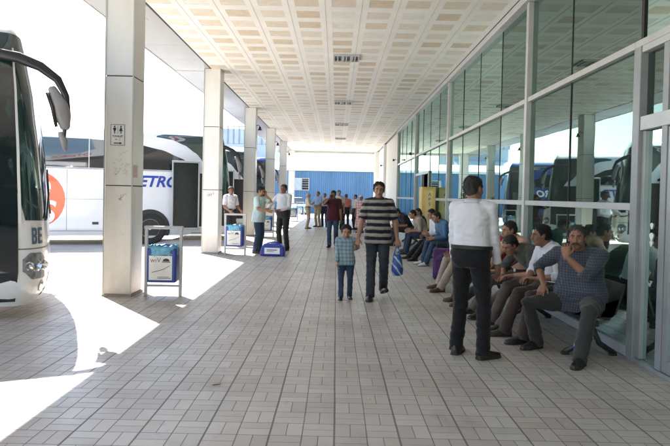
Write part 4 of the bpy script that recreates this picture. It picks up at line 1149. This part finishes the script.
    if moustache: hb.tube([HP(-.034, .078, -.056), HP(-.014, .092, -.046), HP(0, .096, -.044), HP(.014, .092, -.046), HP(.034, .078, -.056)], [.006 * q, .010 * q, .009 * q, .010 * q, .006 * q], 8, round_ends=True)
    if vox < .014 and style == 'short':
        qr = random.Random(seed); vs = hm.vertices; hb.use(0)
        for _ in range(1100 if vox < .011 else 350):
            v = vs[qr.randrange(len(vs))]; nn = v.normal
            if nn.z < -.25: continue
            dn = (V((0, 0, -1)) * .5 - fh * .5 + rh * (.7 * (1 if (v.co - hc).dot(rh) > 0 else -1)) * qr.random() + V((qr.uniform(-.5, .5), qr.uniform(-.5, .5), qr.uniform(-.3, .3))))
            if (v.co - hc).dot(fh) > .03 * q:
                if qr.random() < .6: continue
                dn = dn * .6 + V((0, 0, .5)) + fh * .1
            dn = (dn - nn * dn.dot(nn)).normalized(); p = v.co + nn * .001; ln = qr.uniform(.014, .028) * q
            hb.tube([p - dn * .004, p + (dn * .6 + nn * .22) * ln, p + (dn + nn * .20) * ln * 1.3], [.0022, .0018, .0004], 3)
    ho = hb.build('hair', HR[hair], root, smooth=True)
    # ---- shirt
    mb = MB(); torso(mb, .016, -.06 if tuck else -.135, .515, belly, (lambda t: .018 if t > .13 else (.004 if t < .10 else .018)) if tuck else (lambda t: .018 if t > .14 else (.040 if t < .03 else .030)))
    for s in (-1, 1):
        a, b, c = sh[s], elb[s], wri[s]
        mb.tube([sh[s] - V((s * .07, 0, -.008)), sh[s]], [.070 * k, .068 * k], 12, round_ends=True)
        if sleeve == 'long': mb.tube([a, a + (b - a) * .5, b, b + (c - b) * .5, c - (c - b) * .04], [.066 * kw, .058 * kw, .050 * k, .047 * k, .039 * k], 14)
        elif sleeve == 'rolled': mb.tube([a, a + (b - a) * .5, b, b + (c - b) * .25], [.069 * kw, .062 * kw, .055 * k, .055 * k], 14)
        else: mb.tube([a, a + (b - a) * .45, a + (b - a) * .86], [.071 * kw, .070 * kw, .068 * k], 14)
        mb.ell(a, (.070 * kw, .068 * k, .066 * k))
    so_me = remeshed(mb, vox, 4, .013 * k, .13, seed + 1); sb = MB(); sb.add_mesh(so_me, 0)
    so = sb.build('shirt' if not dress else 'dress', C_[shirt], root, smooth=True)
    if collar:
        u, rt, fw = sfr(.53); cm = MB(); rg = []
        for (dz, hw, hd, dy) in ((.500, .088, .080, .0), (.548, .067, .064, .006), (.556, .072, .069, .006), (.520, .094, .088, .004)):
            rg.append([spine(dz) + rt * (hw * kw * math.cos(a)) + fw * ((hd * math.sin(a)) * k + dy - (.0 if math.sin(a) < .5 else .0)) - u * (.028 * k * max(0, math.sin(a)) ** 2) for a in [2 * math.pi * j / 20 for j in range(20)]])
        cm.rings(rg, cap=False); cm.build('collar', C_[shirt], so, smooth=True)
    # ---- trousers or skirt
    mb = MB()
    if dress: mb.rings([ering(P + V((0, 0, z)), V((1, 0, 0)), V((0, 1, 0)), w, w * .8, 22) for z, w in ((.06, .17), (-.15, .2), (-.45, .23), (-.72 * k, .26))]); 
    else:
        torso(mb, .021, -.095, .098 if tuck else .02)
        if seated: mb.ell(P + V((0, -.03, -.015)), (.185 * kw, .13 * k, .10 * k))
        for s in (-1, 1):
            h, kk, a = hp[s], kn[s], ank[s]; hem = a + (kk - a).normalized() * (-.052 * k)
            mb.tube([h, h + (kk - h) * .5, kk, kk + (a - kk) * .4, hem], [.100 * kw, .088 * kw, .071 * k, .068 * k, .066 * k], 16, round_ends=False)
            mb.ell(kk, (.067 * k,) * 3); mb.ell(h, (.102 * kw, .102 * k, .102 * k))
    tm = remeshed(mb, vox, 6, .013 * k, .15, seed + 2); tb = MB(); tb.add_mesh(tm, 0); to = tb.build('trousers' if not dress else 'skirt', C_[trousers], root, smooth=True)
    if tuck and not dress:
        bb = MB(); rg = []
        for t, o_ in ((.078, .018), (.078, .030), (.112, .030), (.112, .018)):
            u, rt, fw = sfr(t); bl = belly * math.exp(-((t - .13) / .15) ** 2)
            rg.append(ering(spine(t), rt, fw, (.157 + o_ + bl * .45) * kw, (.110 + o_ + bl * .55) * k, 28, 2.35, bl * .6 * k))
        bb.rings(rg, cap=False); bo = bb.build('belt', m_belt, to, smooth=True, angle=40)
        u, rt, fw = sfr(.095); bl = belly * math.exp(-((.095 - .13) / .15) ** 2); c = spine(.095) + fw * ((.110 + .032 + bl * 1.15) * k)
        MB().box(c, (.045, .006, .036)).build('buckle', m_metal, bo)
    # ---- shoes
    smt = shoes or m_shoe
    for s in (-1, 1):
        fy, lift = (fr if s == 1 else fl); a = ank[s]
        Rz = Matrix.Rotation(-R(fy), 3, 'Z') @ Matrix.Rotation(-R(lift), 3, 'X'); base = a - Rz @ V((0, 0, .083 * k))
        def F(a_, b_, c_): return base + Rz @ V((a_ * k, b_ * k, c_ * k))
        sm_ = MB(); sec = [(-.072, .020, .060), (-.058, .036, .090), (-.02, .042, .105), (.03, .042, .092), (.065, .044, .068), (.11, .048, .048), (.15, .046, .040), (.19, .032, .032), (.215, .012, .022)]
        sm_.rings([[F(hw * math.cos(t) * 1.0, yy, .016 + (hh - .0) * max(0, math.sin(t)) ** .8 if math.sin(t) > 0 else .016) for t in [2 * math.pi * j / 14 for j in range(14)]] for yy, hw, hh in sec])
        shoe = sm_.build('shoe', smt, root, smooth=True, angle=60)
        sl = MB(); sl.rings([[F(-hw - .003, yy, 0), F(hw + .003, yy, 0), F(hw + .003, yy, .0155), F(-hw - .003, yy, .0155)] for yy, hw, hh in sec]); sl.build('sole', m_sole, shoe)
    if style == 'cap':
        cp = MB(); cp.ell(HP(0, -.012, .062), (.086 * q, .100 * q, .068 * q), Mh, 18, 10); cp.rings([ering(HP(0, .09 + yy, .045 - yy * .25), rh, uh, hw * q, .008 * q, 12) for yy, hw in ((-.03, .07), (.02, .065), (.055, .03))]); cp.build('cap', cloth('cap_white', (.65, .65, .65)), root, smooth=True)
    M = inv.inverted()
    return dict(root=root, w={s: M @ wri[s] for s in (-1, 1)}, e={s: M @ elb[s] for s in (-1, 1)}, h=M @ hc, k={s: M @ kn[s] for s in (-1, 1)}, M=M)

NEAR, MID, FAR = .0095, .013, .018
# man in striped polo, walking towards the camera
striped = person('man in navy and grey striped polo shirt walking hand in hand with a small boy', .63, 8.9, (-.03, -1), 1.735, hair='black', shirt='polo', sleeve='short', tuck=False, trousers='jeansd', belly=.025, wide=.97,
    wr=W(.32, 8.80, .84), wl=W(.93, 8.86, .82), ar=(.10, .15, .085), al=(-.10, -.12, .15), fl=(-10, -18), fr=(10, 0), kl=(0, 1, 0), er=(1, -.6, 0), el=(-1, -.5, 0), head=(0, 4), pr=(None, (-.3, -1, 0)), pl=(None, (0, -1, .2)), vox=NEAR, curl=(.8, 1.1), skin='tan')
child = person('small boy in a pale blue checked shirt and jeans holding the striped man\'s hand', .16, 8.82, (.02, -1), 1.06, hair='black', hs=1.42, shirt='plaidblue', sleeve='long', tuck=False, trousers='jeans', head=(0, 12), wide=1.12,
    wl=W(.27, 8.79, .74), wr=W(.03, 8.70, .52), el=(-.2, -.3, -1), er=(.4, -1, 0), ar=(.065, .06, .055), al=(-.065, -.03, .055), pl=(V((-.2, .0, .9)), (0, -1, 0)), curl=(.5, 1.0), vox=NEAR, belly=.01, skin='tan')
# standing man in white shirt, back to the camera
stand = person('standing man in white long sleeved shirt and black trousers seen from behind', 1.30, 5.74, (.52, .85), 1.735, hair='grey', shirt='white', sleeve='long', trousers='blackT', belly=.03, wide=.99, lean=3, tuck=True, head=(-24, 3),
    wr=(.215, .16, .86), wl=(-.21, .14, .88), er=(.6, -1, 0), el=(-.6, -1, 0), ar=(.15, -.02, .085), al=(-.13, .02, .085), fr=(30, 0), fl=(-4, 0), vox=NEAR, pr=(None, (-1, .3, 0)), skin='brown', seed=11)
S = 'men seated along the glass front'
check = person('heavy seated man with moustache in a navy checked shirt resting his fist at his mouth', 2.47, 5.98, (-.66, -.75), 1.74, S, hip=.53, shirt='check', sleeve='rolled', trousers='grey', hair='grey', moustache=True, belly=.085, wide=1.14, lean=-2, slouch=14, side=0,
    head=(12, 2), wr=W(2.12, 6.06, .66), wl=W(2.19, 5.68, .985), er=(.8, -.3, -.3), el=(-.5, .1, -1), ar=W(2.08, 6.12, .085), al=W(2.28, 5.50, .085), kr=(.2, .5, 1), kl=(-.3, .5, 1), fr=(20, 0), fl=(-4, 0), vox=NEAR, tuck=False,
    pr=(V((0.1, .6, -.75)), (0, -.3, -1)), pl=(V((.1, -.1, 1)), (.1, -1, 0)), curl=(.5, 1.3), skin='brown', seed=21)
white5 = person('seated man in white short sleeved shirt and brown trousers looking left, hands in his lap', 2.49, 6.66, (-1, -.12), 1.72, S, hip=.52, shirt='white', sleeve='rolled', trousers='brownT', hair='black', lean=5, slouch=12, head=(-4, 6), tuck=True, wide=1.04,
    wr=(.07, .33, .64), wl=(-.10, .30, .66), er=(1, -.5, -.2), el=(-1, -.5, -.2), ar=W(1.90, 6.62, .085), al=W(2.00, 6.30, .085), kr=(.1, .4, 1), kl=(0, .4, 1), pr=(V((-.7, .7, 0)), (0, .2, -1)), pl=(V((.7, .7, 0)), (0, .2, -1)), vox=NEAR, skin='brown', seed=31)
olive = person('seated man in a dark olive jacket bent forward with his head down', 2.52, 7.28, (-1, -.25), 1.70, S, hip=.52, shirt='olive', sleeve='rolled', trousers='taupe', hair='black', lean=14, slouch=26, head=(10, 30),
    wr=(.09, .47, .60), wl=(-.10, .44, .62), er=(1, -.3, -.2), el=(-1, -.3, -.2), ar=W(1.92, 7.2, .085), al=W(1.92, 6.85, .085), kr=(0, .4, 1), kl=(0, .4, 1), pr=(V((-.5, .8, -.1)), (0, .2, -1)), pl=(V((.5, .8, -.1)), (0, .2, -1)), vox=MID, skin='brown', seed=41)
peach = person('seated young man in a peach shirt leaning on his knees behind the olive jacket', 2.52, 7.95, (-1, -.35), 1.72, S, hip=.52, shirt='peach', sleeve='long', trousers='taupe', hair='black', lean=11, slouch=10, head=(-5, 10),
    wr=(.08, .52, .60), wl=(-.12, .52, .60), er=(1, -.3, -.2), el=(-1, -.3, -.2), ar=W(1.85, 7.9, .085), al=W(1.85, 7.55, .085), kr=(0, .4, 1), kl=(0, .4, 1), vox=MID, pr=(V((-.5, .8, -.1)), (0, .2, -1)), pl=(V((.5, .8, -.1)), (0, .2, -1)), seed=51)
red = person('seated person in a red short sleeved shirt beyond the peach shirt', 2.48, 8.7, (-1, -.4), 1.70, S, hip=.52, shirt='red', sleeve='short', trousers='jeansd', hair='black', lean=20, slouch=10, head=(0, 20),
    wr=(.10, .50, .58), wl=(-.12, .50, .58), er=(1, -.3, -.2), el=(-1, -.3, -.2), ar=W(1.8, 8.8, .085), al=W(1.8, 8.45, .085), kr=(0, .4, 1), kl=(0, .4, 1), vox=MID, shoes=m_shoeb, seed=61)
far_s = person('seated man in light grey trousers with brown shoes, mostly behind the standing man', 2.30, 9.9, (-1, -.3), 1.70, S, hip=.52, shirt='dark', sleeve='short', trousers='tanS', hair='black', lean=14, slouch=8, head=(0, 20),
    wr=(.10, .40, .6), wl=(-.12, .40, .6), ar=W(1.75, 10.0, .085), al=W(1.72, 9.65, .085), kr=(0, .4, 1), kl=(0, .4, 1), vox=FAR, shoes=m_shoeb, seed=62)
G2 = 'people seated on the farther benches'
denim = person('seated man in a blue denim shirt and jeans leaning forward by the purple suitcase', 2.55, 13.5, (-1, -.35), 1.74, G2, hip=.52, shirt='denim', sleeve='long', trousers='jeans', hair='black', lean=11, slouch=16, head=(0, 16), shoes=m_shoew,
    wr=(.06, .44, .62), wl=(-.08, .42, .62), ar=W(2.0, 13.6, .085), al=W(2.02, 13.25, .085), kr=(0, .4, 1), kl=(0, .4, 1), vox=MID, seed=71)
wh2 = person('seated man in a white shirt and black trousers with one leg stretched out', 2.54, 14.5, (-1, -.3), 1.74, G2, hip=.52, shirt='white', sleeve='long', trousers='blackT', hair='black', lean=8, slouch=12, head=(5, 22),
    wr=(.04, .42, .60), wl=(-.10, .36, .66), ar=W(1.82, 14.7, .085), al=W(1.90, 14.25, .085), kr=(0, .4, 1), kl=(0, .4, 1), vox=MID, seed=81)
tan2 = person('seated man in a tan shirt and dark jeans left of the golden cabinet', 2.38, 16.0, (-1, -.2), 1.72, G2, hip=.52, shirt='tanS', sleeve='rolled', trousers='navy', hair='black', lean=16, slouch=14, head=(0, 16),
    wr=(.10, .42, .62), wl=(-.08, .42, .62), ar=W(1.9, 16.2, .085), al=W(1.88, 15.85, .085), kr=(0, .4, 1), kl=(0, .4, 1), vox=MID, seed=91)
nv2 = person('seated person with long dark hair beside the golden cabinet', 2.45, 16.7, (-1, -.3), 1.62, G2, hip=.52, shirt='dark', sleeve='long', trousers='blackT', hair='brown', longhair=True, lean=6, slouch=10, head=(20, 10), vox=FAR,
    wr=(.10, .40, .62), wl=(-.08, .40, .62), ar=W(2.0, 16.8, .085), al=W(1.98, 16.5, .085), kr=(0, .4, 1), kl=(0, .4, 1), seed=92)
dk2 = person('seated man in a dark shirt just right of the striped polo shirt', 2.28, 18.8, (-1, -.35), 1.74, G2, hip=.52, shirt='dark', sleeve='short', trousers='jeansd', hair='black', lean=14, slouch=20, head=(0, 20), wide=1.1, vox=FAR,
    wr=(.12, .40, .62), wl=(-.12, .40, .62), ar=W(1.80, 18.9, .085), al=W(1.78, 18.5, .085), kr=(0, .4, 1), kl=(0, .4, 1), seed=93)
dk3 = person('seated man in a navy shirt between the dark and the tan shirts', 2.38, 17.5 + 2.1, (-1, -.3), 1.72, G2, hip=.52, shirt='navy', sleeve='short', trousers='jeans', hair='black', lean=22, slouch=14, head=(0, 25), vox=FAR,
    wr=(.12, .45, .60), wl=(-.12, .45, .60), ar=W(1.85, 19.7, .085), al=W(1.83, 19.4, .085), kr=(0, .4, 1), kl=(0, .4, 1), seed=94)
# left: two men talking, attendant
mint = person('man in mint t-shirt and faded jeans holding a phone to his ear', -1.98, 15.35, (.93, -.36), 1.70, shirt='mint', sleeve='short', trousers='mintT', tuck=False, hair='black', head=(0, 20), lean=3, belly=.03, collar=False,
    wr=(.16, .34, 1.10), wl=(-.11, .13, 1.50), er=(.7, -.8, -.4), el=(-.2, .5, -1), vox=MID, pl=(V((.1, -.1, 1)), (1, 0, 0)), curl=(.5, .9), seed=101)
talk = person('man in white shirt and charcoal trousers standing facing the man in mint', -1.42, 16.25, (-.45, -.9), 1.79, shirt='white', sleeve='long', trousers='charcoal', hair='brown', head=(0, 8), belly=.03,
    wr=(.26, .36, 1.12), wl=(-.05, .26, 1.10), er=(.9, -.5, -.4), el=(-.9, -.5, -.4), vox=MID, skin='brown', pr=(V((.3, .9, 0)), (0, .1, 1)), pl=(V((.8, .6, 0)), (0, .1, 1)), seed=111)
att = person('attendant in a white shirt and dark trousers standing beyond the second pillar', -3.12, 17.7, (.7, -.7), 1.72, shirt='white', sleeve='short', trousers='charcoal', hair='black', head=(-20, 10), vox=MID,
    wr=(.2, .25, 1.0), wl=(-.2, .25, 1.0), seed=121, skin='brown')
maroon = person('man in a maroon shirt and jeans walking with a phone at his ear', -.08, 17.6, (-.1, -1), 1.66, shirt='maroon', sleeve='short', trousers='jeans', tuck=False, hair='black', head=(0, 22), wide=1.06,
    wr=(.10, .17, 1.45), wl=(-.24, .05, .82), er=(.8, .4, -1), ar=(.09, .08, .085), al=(-.09, -.08, .11), fl=(-8, -10), vox=MID, pr=(V((-.2, -.1, 1)), (-1, 0, 0)), curl=(.9, .5), skin='brown', seed=131)
G3 = 'people waiting at the far end'
person('grey haired man in cream shirt and beige trousers, leftmost of the far group', -1.27, 27.0, (1, -.05), 1.62, G3, shirt='cream', sleeve='long', trousers='beigeT', hair='white', vox=FAR, wr=(.16, .3, 1.0), wl=(-.12, .3, 1.0), head=(0, 12), seed=141, shoes=m_shoeb)
person('man in sky blue shirt and khaki trousers facing the cream shirted man', -.86, 28.6, (-.6, -.7), 1.70, G3, shirt='skyblue', sleeve='short', trousers='khaki', hair='grey', vox=FAR, wr=(.18, .32, 1.05), wl=(-.18, .25, 1.0), head=(0, 8), seed=142)
person('man in white shirt and dark trousers right of the sky blue shirt', -.55, 28.9, (-.3, -.95), 1.62, G3, shirt='white', sleeve='long', trousers='navy', hair='grey', vox=FAR, seed=143)
person('tall man in white shirt standing right behind the maroon shirted man', .12, 26.5, (.2, -.97), 1.76, G3, shirt='white2', sleeve='short', trousers='charcoal', hair='brown', vox=FAR, seed=144)
person('man in salmon pink shirt and dark trousers with his back to the camera', .47, 28.3, (-.1, 1), 1.60, G3, shirt='pink', sleeve='short', trousers='charcoal', hair='grey', vox=FAR, seed=145, wide=1.08)
person('man in white shirt with dark hair between the pink shirt and the white cap', .86, 26.8, (-.8, -.5), 1.58, G3, shirt='white2', sleeve='short', trousers='charcoal', hair='black', vox=FAR, seed=146)
person('person in white cap and red and white dress behind the striped man', 1.03, 24.8, (-.5, -.8), 1.56, G3, shirt='redwhite', sleeve='short', trousers='redwhite', hair='brown', style='cap', vox=FAR, dress=True, tuck=False, seed=147)

# ------------------------------------------------------------------ held things
def phone(pos, d, n, label):
    d = V(d).normalized(); n = V(n); n = (n - d * n.dot(d)).normalized(); t = d.cross(n)
    Rm = Matrix((t, n, d)).transposed(); mb = MB(); mb.box((0, 0, 0), (.058, .010, .115), Rm)
    o = empty('mobile_phone', pos); tag(o, label, 'phone', 'mobile phones held to the ear'); mb.build('case', m_black, o, bevel=.002)
    m2 = MB(); m2.box(n * .0057, (.050, .001, .095), Rm); m2.build('screen', m_bscreen, o)
h = mint['h']; w_ = mint['w'][-1]; phone(w_ + (h - w_) * .45 + V((0, 0, .0)), (0, .2, 1), h - w_, 'black mobile phone at the ear of the man in mint')
h = maroon['h']; w_ = maroon['w'][1]; phone(w_ + (h - w_) * .45, (0, .2, 1), h - w_, 'black mobile phone at the ear of the man in maroon')
# blue and white carrier bag in the striped man's hand
w_ = striped['w'][-1]; top = w_ + V((.0, -.02, -.10))
cb2 = tag(empty('carrier_bag', top), 'blue and white plastic carrier bag hanging from the striped man\'s hand', 'bag')
mb = MB(); q = random.Random(2); rg = []
for z, hw, hd in ((-.12, .035, .022), (-.15, .06, .04), (-.22, .075, .055), (-.33, .085, .06), (-.41, .08, .05), (-.43, .05, .03)):
    rg.append([V((hw * math.cos(a) * (1 + q.uniform(-.07, .07)) + .02 * (-z), hd * math.sin(a) * (1 + q.uniform(-.2, .2)), z + q.uniform(-.006, .006))) for a in [2 * math.pi * j / 22 for j in range(22)]])
mb.rings(rg)
def bagmat():
    m, nt, b, out = nodes_of('carrier_plastic'); co = coords(nt); sp = N(nt, 'ShaderNodeSeparateXYZ'); nt.links.new(co, sp.inputs[0])
    zz = M_(nt, 'ADD', M_(nt, 'MULTIPLY', sp.outputs[2], 7.0), M_(nt, 'MULTIPLY', sp.outputs[0], 9.0))
    f = M_(nt, 'GREATER_THAN', M_(nt, 'FRACT', M_(nt, 'ADD', zz, M_(nt, 'MULTIPLY', noise_n(nt, co, 12), .5))), .74)
    nt.links.new(mixc(nt, f, (.02, .08, .32, 1), (.42, .46, .55, 1)), b.inputs['Base Color']); b.inputs['Roughness'].default_value = .3
    bn = N(nt, 'ShaderNodeBump'); bn.inputs['Strength'].default_value = .7; bn.inputs['Distance'].default_value = .02; nt.links.new(noise_n(nt, co, 25, 4), bn.inputs['Height']); nt.links.new(bn.outputs[0], b.inputs['Normal'])
    return m
mb.build('bag_body', bagmat(), cb2, smooth=True)
for sx in (-1, 1): MB().tube([(sx * .05, 0, -.16), (sx * .03, .01, -.06), (sx * .008, .015, .0), (0, .015, .01)], [.012, .008, .007, .007], 8, flat=.5).build('handle', mat('bag_handle_blue', (.03, .12, .5), .3), cb2, smooth=True)

# small navy emblem printed on the chest of the seated man in white
sh_o = [c for c in bpy.data.objects if c.parent == white5['root'] and c.name.startswith('shirt')][0]
def patch_from(o, c, r, name, m, off=.003):
    me = o.data; c = V(c); mb = MB(); mp = {}
    best = min(me.vertices, key=lambda v: (v.co - c).length).co.copy()
    for p in me.polygons:
        if (p.center - best).length < r and (p.center.x - best.x) ** 2 < (r * .75) ** 2:
            ids = []
            for i in p.vertices:
                if i not in mp: v = me.vertices[i]; mp[i] = mb.pt(v.co + v.normal * off)
                ids.append(mp[i])
            mb.face(ids)
    if mb.f: mb.build(name, m, o)
patch_from(sh_o, (-.10, .30, .86), .038, 'emblem', mat('emblem_navy', (.02, .04, .16), .7))
# ------------------------------------------------------------------ light, sky, camera
world = bpy.data.worlds.new('World'); scene.world = world; world.use_nodes = True
nt = world.node_tree; nt.nodes.clear()
wo = nt.nodes.new('ShaderNodeOutputWorld'); bg = nt.nodes.new('ShaderNodeBackground'); sky = nt.nodes.new('ShaderNodeTexSky')
sky.sky_type = 'NISHITA'; sky.sun_disc = False
travel = V((.478, -.622, -1.0)); to_sun = -travel.normalized()
elev = math.asin(to_sun.z); az = math.atan2(to_sun.x, to_sun.y)
sky.sun_elevation = elev; sky.sun_rotation = az
sky.air_density = 1.3; sky.dust_density = .9; sky.ozone_density = 1.0
nt.links.new(sky.outputs[0], bg.inputs[0]); bg.inputs[1].default_value = .11; nt.links.new(bg.outputs[0], wo.inputs[0])
sl = bpy.data.lights.new('Sun', 'SUN'); sl.energy = 5.0; sl.angle = R(.53); sl.color = (1.0, .94, .85)
so = bpy.data.objects.new('Sun', sl); COL.objects.link(so); so.rotation_euler = to_sun.to_track_quat('Z', 'Y').to_euler(); so.location = (-20, 30, 40)

cam = bpy.data.cameras.new('Camera'); co_ = bpy.data.objects.new('Camera', cam); COL.objects.link(co_)
cam.sensor_width = 36; cam.lens = 36 * 600 / 670; cam.clip_start = .05; cam.clip_end = 4000
cam.shift_y = -15 / 670; cam.shift_x = 0
base = Matrix.Rotation(R(90 - 1.2), 3, 'X'); roll = Matrix.Rotation(R(1.2), 3, 'Z')
yaw = Matrix.Rotation(R(0.1), 3, 'Z')
co_.location = (0, 0, 1.52); co_.rotation_euler = (yaw @ base @ roll).to_euler()
scene.camera = co_
scene.view_settings.view_transform = 'Standard'; scene.view_settings.look = 'None'; scene.view_settings.gamma = 1
scene.view_settings.exposure = EXPOSURE
scene.render.engine = 'CYCLES'
scene.cycles.max_bounces = 10; scene.cycles.diffuse_bounces = 5; scene.cycles.glossy_bounces = 5; scene.cycles.transparent_max_bounces = 12
scene.cycles.use_denoising = True
